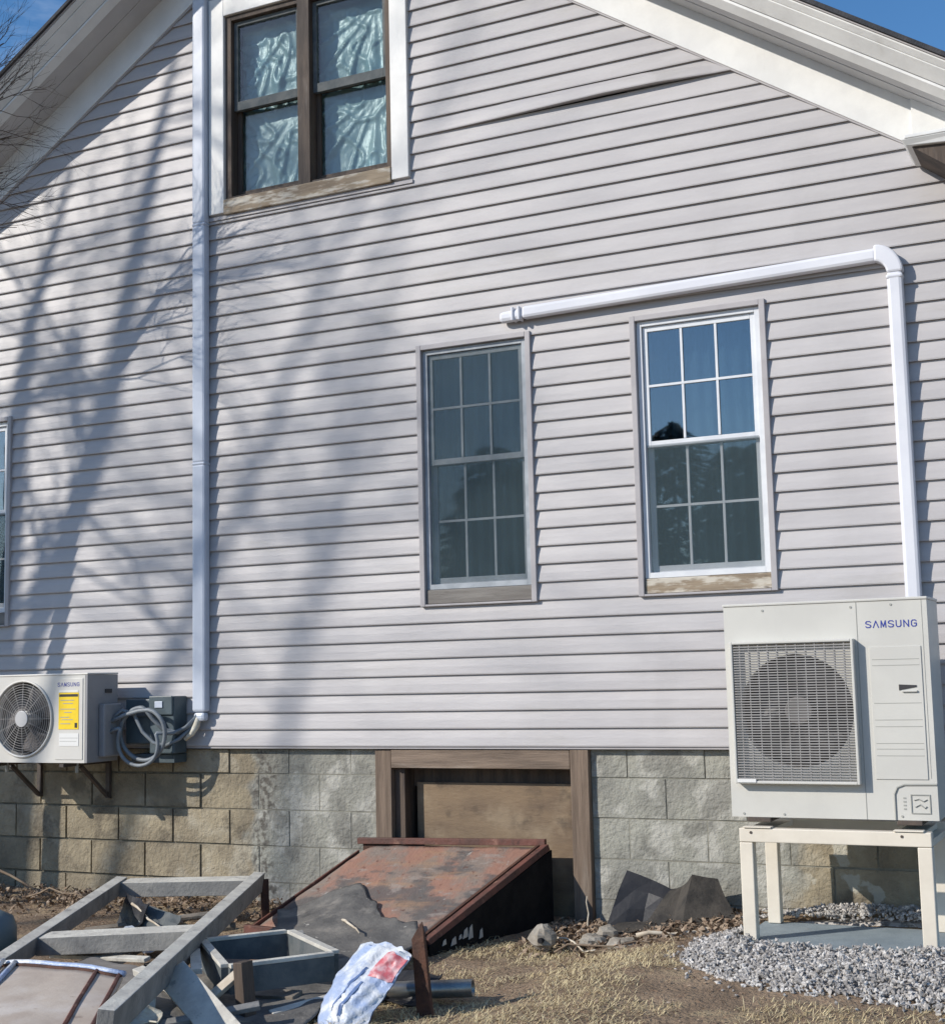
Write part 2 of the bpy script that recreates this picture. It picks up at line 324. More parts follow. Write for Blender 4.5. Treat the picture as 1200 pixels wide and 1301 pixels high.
# ------------------------------------------------------------------ house
E = .1016
XL, XR = -8.75, -.40
def rakeL(x): return 3.825+.64*(x+7.152)
def rakeR(x): return 3.866-.667*(x+2.157)
AX = -4.572; AZ = rakeR(AX)
house = thing('house', 'grey lilac vinyl sided gable end house on a concrete block foundation', 'house', (AX, 0, 0))
OPEN = [(-3.84, -3.10, .805, 2.36), (-2.50, -1.74, .805, 2.36), (-7.75, -7.015, .805, 2.26), (-5.335, -3.86, 3.41, 4.877)]
EXT = .13
def xlim(z):
    a = (z-EXT-3.825)/.64-7.152; b = -2.157+(3.866-(z-EXT))/.667
    return max(XL, a), min(XR, b)
def board(n, xa0, xa1, xb0, xb1):
    """one clapboard course between x a (left) and b (right), given at its bottom and its top edge"""
    z0, z1 = n*E, (n+1)*E+.006; mb = MB()
    length = xb0-xa0; k = max(1, int(length/.28)); vs = []
    for i in range(k+1):
        t = i/k; x0 = xa0+(xb0-xa0)*t; x1 = xa1+(xb1-xa1)*t
        wv = .0016*nz3(x0*1.3, n*.77, 1); wz = .0012*nz3(x0*.8, n*1.31, 5)
        bul = 0; dz = 0
        if n == 36 and x0 > -4: bul = .034*math.exp(-((x0+2.42)/(.85 if x0 < -2.42 else .38))**2); dz = bul*.42
        if n == 35 and x0 > -4: bul = -.005*math.exp(-((x0+2.45)/.6)**2)
        zb = z0+wz+dz
        vs += [(x0, .0, zb+.004), (x0, -.0200+wv-bul, zb), (x0, -.0212+wv-bul, zb+.007), (x0, -.0155+wv*1.2-bul*.8, zb+.05), (x1, -.004, z1), (x1, .002, z1)]
    fs = []
    for i in range(k):
        for j in range(5): fs.append((i*6+j, i*6+j+1, (i+1)*6+j+1, (i+1)*6+j)[::-1])
    fs += [(0, 1, 2, 3, 4, 5), tuple(k*6+j for j in (5, 4, 3, 2, 1, 0))]
    mb.add(vs, fs)
    o = mb.build('siding_board', 'siding', house)
    return o
n = 0
while True:
    z0, z1 = n*E, (n+1)*E
    a0, b0 = xlim(z0); a1, b1 = xlim(z1)
    if b0-a0 < .1: break
    if b1 < a1: a1 = b1 = (a1+b1)/2
    segs = [(a0, a1, b0, b1)]
    for (xa, xb, za, zb) in OPEN:
        if min(z1, zb)-max(z0, za) > .5*E:
            ns_ = []
            for (p0, p1, q0, q1) in segs:
                if xa > p0 and xb < q0: ns_ += [(p0, p1, xa+.012, xa+.012), (xb-.012, xb-.012, q0, q1)]
                else: ns_.append((p0, p1, q0, q1))
            segs = ns_
    for sg in segs: board(n, *sg[:2], *sg[2:])
    n += 1
NC = n
# starter strip under the lowest course
MB().box(XL, XR, -.012, .028, -.014, .0035).build('starter_strip', 'jchan', house)
# side and rear walls, interior
def clap_wall(x, sgn):
    mb = MB()
    for k in range(int(3.2/E)):
        z0 = k*E; z1 = z0+E
        mb.add([(x+.0165*sgn, .0, z0), (x+.0165*sgn, 8, z0), (x+.004*sgn, 8, z1), (x+.004*sgn, .0, z1), (x, 0, z0), (x, 8, z0)], [(0, 1, 2, 3), (0, 4, 5, 1)])
    mb.build('side_wall', 'siding', house)
clap_wall(XL, -1); clap_wall(XR, 1)
MB().box(XL, XR, 8.0, 8.1, -.2, 3.0).build('rear_wall', 'siding', house)
for x in (XL, XR): MB().box(x-.045, x+.045, -.022, .06, -.01, 2.88).build('corner_post', 'jchan', house, bevel=.004)
MB().poly([(XL+.02, 2.2, -.3), (XR-.02, 2.2, -.3), (XR-.02, 2.2, 2.75), (AX, 2.2, AZ+.1), (XL+.02, 2.2, 2.75)], .05).build('interior_wall', 'room', house)
MB().box(XL+.02, XR-.02, .06, 7.9, -.12, -.06).build('interior_floor', 'room', house)
MB().box(XL+.02, XR-.02, .06, 7.9, 2.65, 2.75).build('interior_ceiling', 'room', house)
# foundation
fnd = MB().box(XL, -5.06, .042, .25, -1.3, -.016).build('foundation', 'mortar', house)
MB().box(-5.059, -4.18, .039, .25, -1.3, -.016).build('foundation_wall', 'joint', house)
MB().box(-2.84, XR, .039, .25, -1.3, -.016).build('foundation_wall', 'joint', house)
MB().box(XL-.0, XL+.2, .26, 8, -1.3, -.016).box(XR-.2, XR, .26, 8, -1.3, -.016).build('side_foundation', 'block', house)
BW, BH = .435, .217
def block_mesh(wd, ht, seed):
    rnd = random.Random(seed); mb = MB(); nu, nv = max(2, int(wd/.06)), max(2, int(ht/.055))
    def f(u, v):
        e = min(u, 1-u)*wd; g = min(v, 1-v)*ht; ed = min(e, g)
        dy = .003 if ed < .001 else 0
        return ((u-.5)*wd, -.011+dy+.002*nz3(u*3+seed, v*3, seed, 1.5), (v-.5)*ht)
    mb.grid(f, nu, nv)
    k = nu+1; per = list(range(0, k))+[j*k+nu for j in range(1, nv+1)]+[nv*k+i for i in range(nu-1, -1, -1)]+[j*k for j in range(nv-1, 0, -1)]
    o = len(mb.v); mb.v += [(mb.v[i][0], .03, mb.v[i][2]) for i in per]; q = len(per)
    for i in range(q): mb.f.append((per[i], o+i, o+(i+1) % q, per[(i+1) % q])); mb.mi.append(0)
    return mb
protoB = {}
def place_block(xa, xb, za, zb):
    left = xb < -5.05; right = xa > -1.75
    gap = .014 if (left or right) else .008
    wd, ht = xb-xa-gap, zb-za-gap
    if wd < .04: return
    key = (round(wd, 3), round(ht, 3), random.randint(0, 3))
    y = .036 if left else (.040 if right else .0440)
    y += random.uniform(-.0025, .0025)
    loc = Vector(((xa+xb)/2-AX, y, (za+zb)/2))
    if key not in protoB:
        o = block_mesh(wd, ht, key[2]+1).build('foundation_block', 'block', None); o.parent = fnd; o.location = loc; protoB[key] = o
    else: inst(protoB[key], loc, fnd)
rows = [(-.170, -.016), (-.387, -.170), (-.604, -.387), (-.821, -.604), (-1.038, -.821)]
for ri, (za, zb) in enumerate(rows):
    off = -5.67 if ri % 2 == 0 else -5.89
    k0 = math.floor((XL-off)/BW); js = [off+BW*k for k in range(k0, k0+22)]
    for (ra, rb) in ((XL, -4.185), (-2.835, XR)):
        xs = [ra]+[j for j in js if ra+.05 < j < rb-.05]+[rb]
        for a, b in zip(xs, xs[1:]): place_block(a, b, za, zb)
# cellar doorway in the foundation
dw = MB().box(-4.07, -2.945, -.002, .115, -.125, -.018).build('cellar_doorway', 'headwood', house, bevel=.004)
MB().box(-4.18, -4.073, .004, .12, -.98, -.018).build('post', 'postwood', dw, bevel=.004)
MB().box(-4.07, -4.005, .045, .2, -.98, -.128).build('jamb', 'brownwood', dw, bevel=.003)
MB().box(-2.942, -2.835, -.006, .12, -1.0, -.018).build('post', 'postwood', dw, bevel=.004)
MB().box(-4.003, -2.945, .16, .20, -.24, -.128).build('stop_board', 'brownwood', dw)
MB().box(-3.97, -2.95, .13, .158, -.98, -.215).build('plywood_panel', 'ply', dw, bevel=.002)
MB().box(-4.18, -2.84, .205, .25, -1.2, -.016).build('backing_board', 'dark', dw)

# gable trim
def slope_strip(name, mat, lo, hi, y0, y1, side, x_end, bevel=0, stop=None):
    """a board following the rake between two heights above the wall line; lo/hi vertical offsets"""
    f = rakeL if side < 0 else rakeR
    x0 = AX; z0 = AZ
    a = [(x_end, y0, f(x_end)+lo), (x_end, y1, f(x_end)+lo), (x0, y1, z0+lo), (x0, y0, z0+lo)]
    b = [(x_end, y0, f(x_end)+hi), (x_end, y1, f(x_end)+hi), (x0, y1, z0+hi), (x0, y0, z0+hi)]
    mb = MB().hexa(a, b); return mb.build(name, mat, house, bevel=bevel)
def rake_profile(name, mat, prof, side, x_end):
    """prof: closed (y, vertical offset) outline swept along the rake"""
    f = rakeL if side < 0 else rakeR; k = len(prof)
    vs = [(x_end, y, f(x_end)+o) for y, o in prof]+[(AX, y, AZ+o) for y, o in prof]
    fs = [(i, (i+1) % k, k+(i+1) % k, k+i) for i in range(k)]+[tuple(range(k-1, -1, -1)), tuple(range(k, 2*k))]
    return MB().add(vs, fs).build(name, mat, house)
for s_, xe in ((-1, -9.2), (1, .05)):
    fx = -.93 if s_ > 0 else -8.7
    slope_strip('frieze_board', 'white', 0, .262, -.034, .0, s_, fx)
    slope_strip('frieze_moulding', 'jchan', -.012, .0, -.026, .0, s_, fx)
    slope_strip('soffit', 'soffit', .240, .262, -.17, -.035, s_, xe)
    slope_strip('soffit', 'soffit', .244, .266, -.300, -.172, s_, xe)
    rake_profile('bed_moulding', 'white', [(-.300, .236), (-.304, .232), (-.350, .270), (-.350, .285), (-.300, .30)], s_, xe)
    rake_profile('crown_moulding', 'white', [(-.346, .292), (-.352, .288), (-.415, .350), (-.415, .362), (-.346, .362)], s_, xe)
    rake_profile('cap_moulding', 'white', [(-.413, .364), (-.420, .358), (-.446, .384), (-.446, .392), (-.413, .392)], s_, xe)
    slope_strip('drip_edge', 'jchan', .394, .402, -.455, .0, s_, xe)
    slope_strip('shingle_edge', 'asphalt', .404, .430, -.472, 8.3, s_, xe)
    slope_strip('roof_deck', 'soffit', .275, .392, .002, 8.2, s_, xe)
MB().poly([(-.93, -.034, 3.047), (-.93, -.034, 2.968), (-.425, -.034, 2.968), (-.93, -.034, 3.309)], -.034).build('frieze_end', 'white', house)
# cornice return at the right eave
cr = MB()
cr.hexa([(-.925, -.36, 2.935), (-.42, -.36, 2.90), (-.42, -.001, 2.90), (-.925, -.036, 2.935)], [(-.945, -.38, 2.965), (-.42, -.38, 2.965), (-.42, -.001, 2.965), (-.945, -.036, 2.965)])
cro = cr.build('cornice_return', 'white', house, bevel=.004)
MB().hexa([(-.60, -.34, 2.70), (-.42, -.34, 2.62), (-.42, -.03, 2.62), (-.60, -.03, 2.70)], [(-.90, -.34, 2.932), (-.42, -.34, 2.897), (-.42, -.03, 2.897), (-.90, -.03, 2.932)]).build('underside_shade_block', 'brownwood', cro)  # dark wood colour stands in for the shade under the return
MB().box(-.93, -.42, -.38, -.036, 2.967, 2.985).build('cap_moulding', 'white', cro, bevel=.003)

# windows
def ring(x0, x1, z0, z1, wl, wr, wb, wt, y0, y1, mb=None):
    mb = mb or MB()
    mb.box(x0, x0+wl, y0, y1, z0, z1); mb.box(x1-wr, x1, y0, y1, z0, z1)
    mb.box(x0+wl, x1-wr, y0, y1, z0, z0+wb); mb.box(x0+wl, x1-wr, y0, y1, z1-wt, z1); return mb
def muntins(x0, x1, z0, z1, nx, nz, wd, y, mat, par):
    for i in range(1, nx):
        x = x0+(x1-x0)*i/nx; MB().box(x-wd/2, x+wd/2, y-.004, y+.004, z0, z1).build('muntin', mat, par)
    for j in range(1, nz):
        z = z0+(z1-z0)*j/nz
        MB().box(x0, x1, y-.0055, y+.0055, z-wd/2, z+wd/2).build('muntin', mat, par)
def panes(x0, x1, z0, z1, nx, nz, y, mat, par):
    src = None; w_, h_ = (x1-x0)/nx, (z1-z0)/nz
    for i in range(nx):
        for j in range(nz):
            cx, cz = x0+w_*(i+.5), z0+h_*(j+.5)
            if src is None:
                src = MB().box(cx-w_/2, cx+w_/2, y, y+.003, cz-h_/2, cz+h_/2).build('pane', mat, par, loc=(cx, y, cz)); base = Vector((cx, y, cz)); l0 = src.location.copy()
            else: inst(src, l0+Vector((cx, y, cz))-base, par)
def curtain(x0, x1, z0, z1, y, par, mat='curtain', amp=.012, fr=55, name='curtain'):
    def f(u, v): return (x0+(x1-x0)*u, y+amp*math.sin(u*fr+2*nz3(u*4, v*2, 1))+.01*nz3(u*5, v*5, 2), z0+(z1-z0)*v)
    MB().grid(f, 60, 16).build(name, mat, par, smooth=True)
def hung_window(x0, x1, z0, z1, sashmat, glassmat, sill, mid, label, white=.055, curt=True):
    wn = ring(x0, x1, z0, z1, .032, .032, .012, .03, -.034, .0).build('window', 'jchan', house, bevel=.003)
    wn['label'] = label
    ix0, ix1, iz0, iz1 = x0+.034, x1-.034, z0+.014, z1-.032
    MB().box(ix0, ix1, -.018, .11, iz0, iz0+.082).build('sill', sill, wn, bevel=.004)
    fz0 = iz0+.084
    ring(ix0, ix1, fz0, iz1, .028, .03, .03, .028, -.008, .09).build('window_frame', sashmat, wn, bevel=.002)
    ax0, ax1 = ix0+.030, ix1-.032; a0, a1 = fz0+.032, iz1-.030
    # lower sash set back behind the upper sash
    ring(ax0, ax1, a0, mid+.012, .030, .030, .036, .030, .036, .058).build('lower_sash', sashmat, wn, bevel=.002)
    ring(ax0, ax1, mid-.018, a1, .026, .026, .034, .028, .008, .030).build('upper_sash', sashmat, wn, bevel=.002)
    gx0, gx1 = ax0+.029, ax1-.029
    mm = 'sash'
    panes(gx0, gx1, a0+.034, mid-.016, 3, 2, .045, glassmat, wn); muntins(gx0, gx1, a0+.036, mid-.018, 3, 2, .013, .040, mm if sashmat == 'sash' else 'sash_dark', wn)
    gx0, gx1 = ax0+.025, ax1-.025
    panes(gx0, gx1, mid+.017, a1-.027, 3, 2, .018, glassmat, wn); muntins(gx0, gx1, mid+.019, a1-.029, 3, 2, .013, .013, mm if sashmat == 'sash' else 'sash_dark', wn)
    curtain(ix0, ix1, iz0, iz1, .16, wn)
    full = sashmat == 'sash_dark'
    sc = MB().box(ax0+.004, ax1-.004, .0025, .0035, a0+.004, (a1-.004) if full else (mid-.006)).build('insect_screen', 'screen', wn)
    return wn
hung_window(-3.84, -3.10, .805, 2.36, 'sash_dark', 'glassdull', 'sillgrey', 1.655, 'screened six over six window with dull dark glass and grey wood sill')
hung_window(-2.50, -1.74, .805, 2.36, 'sash', 'glass', 'sillwood', 1.640, 'white six over six window reflecting blue sky over a peeling tan sill')
hung_window(-7.75, -7.015, .805, 2.26, 'sash', 'glass', 'sillgrey', 1.60, 'window cut off by the left edge of the photo')
# trim strip on the right side of the windows catches the sun
for xr in (-3.10, -1.74, -7.015):
    pass
# attic window
aw = ring(-5.335, -3.86, 3.41, 4.877, .118, .118, .0, .13, -.042, .0).build('window', 'white', house, bevel=.004); aw['label'] = 'paired attic window with wide white casing, brown sashes and plastic sheeting inside'
MB().box(-5.215, -3.98, -.050, .12, 3.395, 3.495).build('sill', 'sillwood', aw, bevel=.005)
MB().box(-5.36, -3.84, -.030, -.001, 3.372, 3.393).build('sill_moulding', 'jchan', aw)
ring(-5.215, -3.98, 3.497, 4.745, .045, .04, .02, .035, -.020, .11).build('window_frame', 'brownwood', aw, bevel=.003)
MB().box(-4.655, -4.565, -.030, .11, 3.497, 4.745).build('mullion', 'brownwood', aw, bevel=.004)
for (xa, xb) in ((-5.168, -4.657), (-4.563, -4.022)):
    mz = 4.13
    ring(xa, xb, 3.519, mz+.02, .028, .03, .045, .04, .048, .075).build('lower_sash', 'brownwood', aw, bevel=.002)
    ring(xa, xb, mz-.03, 4.708, .028, .03, .06, .03, .010, .038).build('upper_sash', 'framedark', aw, bevel=.002)
    panes(xa+.027, xb-.029, 3.562, mz-.02, 1, 1, .062, 'glassclear', aw); panes(xa+.027, xb-.029, mz+.029, 4.68, 1, 1, .024, 'glassclear', aw)
    def pf(u, v, xa=xa, xb=xb):
        x = xa+(xb-xa)*u; z = 3.5+1.24*v
        ox_, oz_ = xa+.42, 3.9+(.75 if v > .5 else .15)
        ang = math.atan2(z-oz_, x-ox_); dist = math.hypot(z-oz_, x-ox_)
        rid = max(0, 1-abs(nz3(ang*3.2, dist*1.2, xa))*4.5)**2*min(1, dist*2.5)
        rid2 = max(0, 1-abs(nz3(x*7+z*5, z*6-x*4, xa+3))*5)**2
        cr_ = .5*abs(nz3(x*2.5, z*2.2, xa))+.5*rid+.32*rid2+.05*nz3(x*25, z*25, 4)
        return (x, .118-.050*cr_, z)
    MB().grid(pf, 46, 90).build('plastic_sheet', 'plastic', aw, smooth=True)

# ------------------------------------------------------------------ line covers on the wall
lc = thing('duct_cover', 'tall pale blue grey duct cover running up the wall beside the attic window', 'duct cover', (-5.39, 0, .2))
zs = [.21, 1.78, 3.35, 4.90]
for a, b in zip(zs, zs[1:]):
    MB().box(-5.442, -5.342, -.082, -.0175, a+.003, b-.003).build('duct_section', 'ductL', lc, bevel=.016)
for z in zs[1:-1]: MB().box(-5.4435, -5.3405, -.0835, -.017, z-.012, z+.012).build('joint', 'ductL', lc, bevel=.012)
MB().box(-5.436, -5.350, -.078, -.02, .155, .212).build('end_cap', 'ductL', lc, bevel=.02)
rc = thing('duct_cover', 'white duct cover turning a corner above the windows down to the large unit', 'duct cover', (-1.07, 0, .4))
MB().hexa([(-3.13, -.080, 2.425), (-1.14, -.080, 2.462), (-1.14, -.0175, 2.462), (-3.13, -.0175, 2.425)],
          [(-3.13, -.080, 2.497), (-1.14, -.080, 2.534), (-1.14, -.0175, 2.534), (-3.13, -.0175, 2.497)]).build('duct_section', 'duct', rc, bevel=.018)
MB().hexa([(-3.275, -.074, 2.418), (-3.125, -.074, 2.422), (-3.125, -.0175, 2.422), (-3.275, -.0175, 2.418)],
          [(-3.275, -.074, 2.482), (-3.125, -.074, 2.492), (-3.125, -.0175, 2.492), (-3.275, -.0175, 2.482)]).build('end_cap', 'duct', rc, bevel=.022)
for x in (-3.145, -3.185): MB().box(x-.007, x+.007, -.0845, -.017, 2.419, 2.4995).build('joint', 'duct', rc, bevel=.006)
el_ = MB(); cxx, czz = -1.155, 2.392
pr = []
for i in range(9):
    a = R(90-90*i/8); pr.append((cxx+math.cos(a)*.058, czz+math.sin(a)*.068, cxx+math.cos(a)*.140, czz+math.sin(a)*.158))
vs = []; 
for (a, b, c_, d_) in pr: vs += [(a, -.084, b), (c_, -.084, d_), (c_, -.0175, d_), (a, -.0175, b)]
el_.add(vs, [(i*4+j, i*4+(j+1) % 4, (i+1)*4+(j+1) % 4, (i+1)*4+j) for i in range(8) for j in range(4)]+[(3, 2, 1, 0), (32, 33, 34, 35)])
el_.build('elbow', 'duct', rc, bevel=.014)
MB().box(-1.099, -1.021, -.080, -.0175, .36, 2.40).build('duct_section', 'duct', rc, bevel=.018)
MB().box(-1.1015, -1.0175, -.0835, -.017, 2.36, 2.385).build('joint', 'duct', rc, bevel=.01)

# ------------------------------------------------------------------ text helper
GLYPH = {'S': [(.95, .82, .75, .96), (.75, .96, .25, .96), (.25, .96, .06, .80), (.06, .80, .08, .64), (.08, .64, .92, .38), (.92, .38, .94, .2), (.94, .2, .75, .04), (.75, .04, .25, .04), (.25, .04, .04, .2)],
         'A': [(.02, 0, .5, 1), (.5, 1, .98, 0)], 'M': [(.06, 0, .12, 1), (.12, 1, .5, .1), (.5, .1, .88, 1), (.88, 1, .94, 0)],
         'U': [(.08, 1, .08, .25), (.08, .25, .28, .04), (.28, .04, .72, .04), (.72, .04, .92, .25), (.92, .25, .92, 1)],
         'N': [(.08, 0, .08, 1), (.08, 1, .92, 0), (.92, 0, .92, 1)],
         'G': [(.94, .80, .74, .96), (.74, .96, .28, .96), (.28, .96, .07, .76), (.07, .76, .07, .24), (.07, .24, .28, .04), (.28, .04, .72, .04), (.72, .04, .93, .2), (.93, .2, .93, .5), (.93, .5, .55, .5)]}
def text_mesh(word, h, x, y, z, mat, name, parent, adv=1.12, wd=.82, sw=.155):
    """letters as thin raised strokes on a sheet facing the yard"""
    mb = MB(); x0 = x-len(word)*adv*h/2
    for n_, ch in enumerate(word):
        ox = x0+n_*adv*h
        for q_, (a, b, c, d) in enumerate(GLYPH[ch]):
            p = Vector((ox+a*wd*h, 0, z-h/2+b*h)); q = Vector((ox+c*wd*h, 0, z-h/2+d*h)); dr = (q-p).normalized(); sd_ = Vector((-dr.z, 0, dr.x))*h*sw/2; e = dr*h*sw*.35
            yy = y-.0004-.00006*q_
            P = [p-e-sd_, q+e-sd_, q+e+sd_, p-e+sd_]
            mb.add([(v.x, yy, v.z) for v in P]+[(v.x, y, v.z) for v in P], [(0, 1, 2, 3), (7, 6, 5, 4), (0, 4, 5, 1), (1, 5, 6, 2), (2, 6, 7, 3), (3, 7, 4, 0)])
    return mb.build(name, mat, parent)

def plate_with_hole(x0, x1, z0, z1, cx, cz, rad, y0, y1, n=48):
    """front sheet with a round hole and a short return into the casing"""
    mb = MB(); out = []; inn = []
    for i in range(n):
        a = 2*math.pi*i/n; c_, s_ = math.cos(a), math.sin(a)
        k = min(((x1-cx) if c_ > 0 else (cx-x0))/max(abs(c_), 1e-6), ((z1-cz) if s_ > 0 else (cz-z0))/max(abs(s_), 1e-6))
        out.append((cx+c_*k, y0, cz+s_*k)); inn.append((cx+c_*rad, y0, cz+s_*rad))
    cs = [(x1, y0, z1), (x0, y0, z1), (x0, y0, z0), (x1, y0, z0)]
    vs = out+inn+[(a, y1, b) for a, _, b in inn]+cs
    fs = [(i, i+n, (i+1) % n+n, (i+1) % n)[::-1] for i in range(n)]+[(i+n, i+2*n, (i+1) % n+2*n, (i+1) % n+n)[::-1] for i in range(n)]
    for ci, (c1, c2) in enumerate(((1, 1), (-1, 1), (-1, -1), (1, -1))):
        for i in range(n):
            j = (i+1) % n; A, B = out[i], out[j]
            if (abs(A[0]-B[0]) > 1e-6 and abs(A[2]-B[2]) > 1e-6):
                mxp = (A[0]+B[0])/2 > cx; mzp = (A[2]+B[2])/2 > cz
                if (1 if mxp else -1, 1 if mzp else -1) == (c1, c2): fs.append((i, j, 3*n+ci))
    return mb.add(vs, fs)
def fan(cx, y, cz, rad, mat, parent, nb=3, hubmat='hub', hr=.055):
    mb = MB()
    for b in range(nb):
        a0 = 2*math.pi*b/nb+.5
        def f(u, v, a0=a0):
            r_ = hr*.8+(rad-hr*.8)*v; a = a0+(u-.5)*(1.25+.35*v)+.35*v
            return (cx+math.cos(a)*r_, y+(.5-u)*.09*(1-.3*v), cz+math.sin(a)*r_)
        mb.grid(f, 8, 7)
    fo = mb.build('fan', mat, parent, smooth=True, solid=.004)
    MB().tube([(cx, y-.055, cz), (cx, y+.05, cz)], hr, 20).build('hub', hubmat, fo, bevel=.006)
    return fo

# ------------------------------------------------------------------ large outdoor unit
X0, X1, Y0, Y1, Z0, Z1 = -1.848, -.912, -.70, -.37, -.285, .697
ac = thing('air_conditioner', 'large cream outdoor heat pump unit standing on the cream steel stand', 'air conditioner', ((X0+X1)/2, (Y0+Y1)/2, Z0))
cxF, czF, rF = -1.520, .205, .262
casing = plate_with_hole(X0, X1, Z0, Z1, cxF, czF, rF, Y0, Y0+.06)
casing.add([(X0, Y0, Z0), (X1, Y0, Z0), (X1, Y1, Z0), (X0, Y1, Z0), (X0, Y0, Z1), (X1, Y0, Z1), (X1, Y1, Z1), (X0, Y1, Z1)],
           [(0, 3, 2, 1), (4, 5, 6, 7), (1, 2, 6, 5), (2, 3, 7, 6), (3, 0, 4, 7)])
cs = casing.build('casing', 'ac', ac)
MB().box(X0-.004, X1+.004, Y0-.005, Y1, Z1+.001, Z1+.014).build('top_panel', 'ac', ac, bevel=.004)
MB().tube([(cxF, Y0+.01, czF), (cxF, Y0+.2, czF)], rF+.004, 40, cap=False).add([(cxF-.3, Y0+.2, czF-.3), (cxF+.3, Y0+.2, czF-.3), (cxF+.3, Y0+.2, czF+.3), (cxF-.3, Y0+.2, czF+.3)], [(0, 1, 2, 3)]).build('fan_shroud', 'fandark', ac)
fan(cxF, Y0+.09, czF, rF-.012, 'fandark', ac, 3, 'fangrey', .065)
gx0, gx1, gz0, gz1 = -1.812, -1.238, -.128, .53
gy = Y0-.045
gd = ring(gx0, gx1, gz0, gz1, .012, .012, .012, .012, gy-.006, Y0-.001).build('fan_guard', 'ac', ac, bevel=.003)
gr = MB(); k = 54
for i in range(1, k):
    z = gz0+(gz1-gz0)*i/k; gr.box(gx0+.01, gx1-.01, gy, gy+.0026, z-.0027, z+.0027)
for i in range(1, 13):
    x = gx0+(gx1-gx0)*i/13; gr.box(x-.0022, x+.0022, gy+.0028, gy+.0058, gz0+.01, gz1-.01)
gr.build('wire_grille', 'guard', gd)
MB().box(gx0+.012, gx0+.10, gy-.010, gy-.007, gz0+.006, gz0+.022).build('nameplate', 'paper', gd)
# service panel, grooves, handle, screws
MB().box(-1.176, -.948, Y0-.0045, Y0-.0005, -.105, .49).build('access_panel', 'ac', ac, bevel=.0015)
gv = MB()
for z in (.432, .405, .235, .16, .13, .055, .03, -.0): gv.box(-1.165, -.958, Y0-.0055, Y0-.0046, z-.0013, z+.0013)
gv.build('panel_rib', 'groove', ac)
MB().box(-1.2265, -1.2235, Y0-.0015, Y0-.0002, -.284, .696).box(-.9365, -.935, Y0-.0015, Y0-.0002, -.1, .696).build('seam', 'groove', ac)
MB().hexa([(-1.052, Y0-.0075, .292), (-.975, Y0-.0075, .306), (-.975, Y0-.005, .306), (-1.052, Y0-.005, .292)],
          [(-1.052, Y0-.0075, .318), (-.975, Y0-.0075, .314), (-.975, Y0-.005, .314), (-1.052, Y0-.005, .318)]).build('handle_recess', 'fandark', ac)
MB().box(-1.040, -.972, Y0-.014, Y0-.0045, .284, .2915).build('handle', 'ac', ac, bevel=.002)
text_mesh('SAMSUNG', .030, -1.068, Y0-.0005, .592, 'blue', 'logo_lettering', ac)
# corner cover bottom right: raised rounded outline with an embossed square badge
cb = MB(); pts = [(-1.098, -.284), (-1.098, -.17), (-1.085, -.140), (-1.055, -.128), (-.913, -.126)]
cb.tube([(x, Y0-.003, z) for x, z in pts], .0045, 6); cb.build('corner_cover_edge', 'groove', ac)
ring(-1.030, -.945, -.255, -.170, .004, .004, .004, .004, Y0-.004, Y0-.001).build('badge_outline', 'groove', ac)
bd = MB()
bd.tube([(-1.015, Y0-.003, -.195), (-.995, Y0-.003, -.190), (-.975, Y0-.003, -.200), (-.960, Y0-.003, -.192)], .0028, 5)
bd.tube([(-1.012, Y0-.003, -.225), (-.990, Y0-.003, -.214), (-.970, Y0-.003, -.230), (-.962, Y0-.003, -.222)], .0028, 5)
bd.build('badge_mark', 'groove', ac)
for i in range(4): MB().box(-1.062, -1.050, Y0-.002, Y0-.0005, -.19-.016*i, -.184-.016*i).build('vent_slot', 'groove', ac)
for (x, z) in ((-1.79, -.27), (-1.60, -.27), (-1.07, -.268), (-1.07, .68), (-1.25, .675), (-1.66, .675)):
    MB().tube([(x, Y0-.003, z), (x, Y0-.0002, z)], .0055, 8).build('screw', 'groove', ac)
for x in (-1.72, -1.04):
    MB().box(x-.055, x+.055, Y0+.0, Y1-.0, Z0-.022, Z0-.001).build('foot', 'bracket', ac, bevel=.003)

# stand
STT = -.332; PADZ = -.842
st = thing('equipment_stand', 'cream steel stand with open legs under the large outdoor unit', 'stand', (-1.38, -.48, PADZ))
def leg(xt, xb, y, wd=.062):
    MB().hexa([(xb-wd/2, y-.03, PADZ+.002), (xb+wd/2, y-.03, PADZ+.002), (xb+wd/2, y+.03, PADZ+.002), (xb-wd/2, y+.03, PADZ+.002)],
              [(xt-wd/2, y-.03, STT-.066), (xt+wd/2, y-.03, STT-.066), (xt+wd/2, y+.03, STT-.066), (xt-wd/2, y+.03, STT-.066)]).build('leg', 'stand', st, bevel=.004)
for y in (-.715, -.255):
    leg(-1.775, -1.775, y); leg(-.975, -.975, y)
    MB().box(-1.806, -.944, y-.03, y+.03, STT-.064, STT-.001).build('crossbar', 'stand', st, bevel=.004)
for x in (-1.72, -1.04):
    MB().box(x-.06, x+.06, -.684, -.286, STT-.030, STT-.004).build('side_rail', 'stand', st, bevel=.003)
    MB().box(x-.065, x+.065, -.752, -.70, STT+.001, STT+.0075).build('mounting_plate', 'stand', st, bevel=.002)
    MB().tube([(x-.03, -.747, STT-.02), (x-.03, -.745, STT-.02)], .007, 8).build('bolt', 'bracket', st)
MB().box(-1.806, -1.746, -.684, -.286, STT-.064, STT-.034).build('end_rail', 'stand', st)
MB().box(-1.004, -.944, -.684, -.286, STT-.064, STT-.034).build('end_rail', 'stand', st)

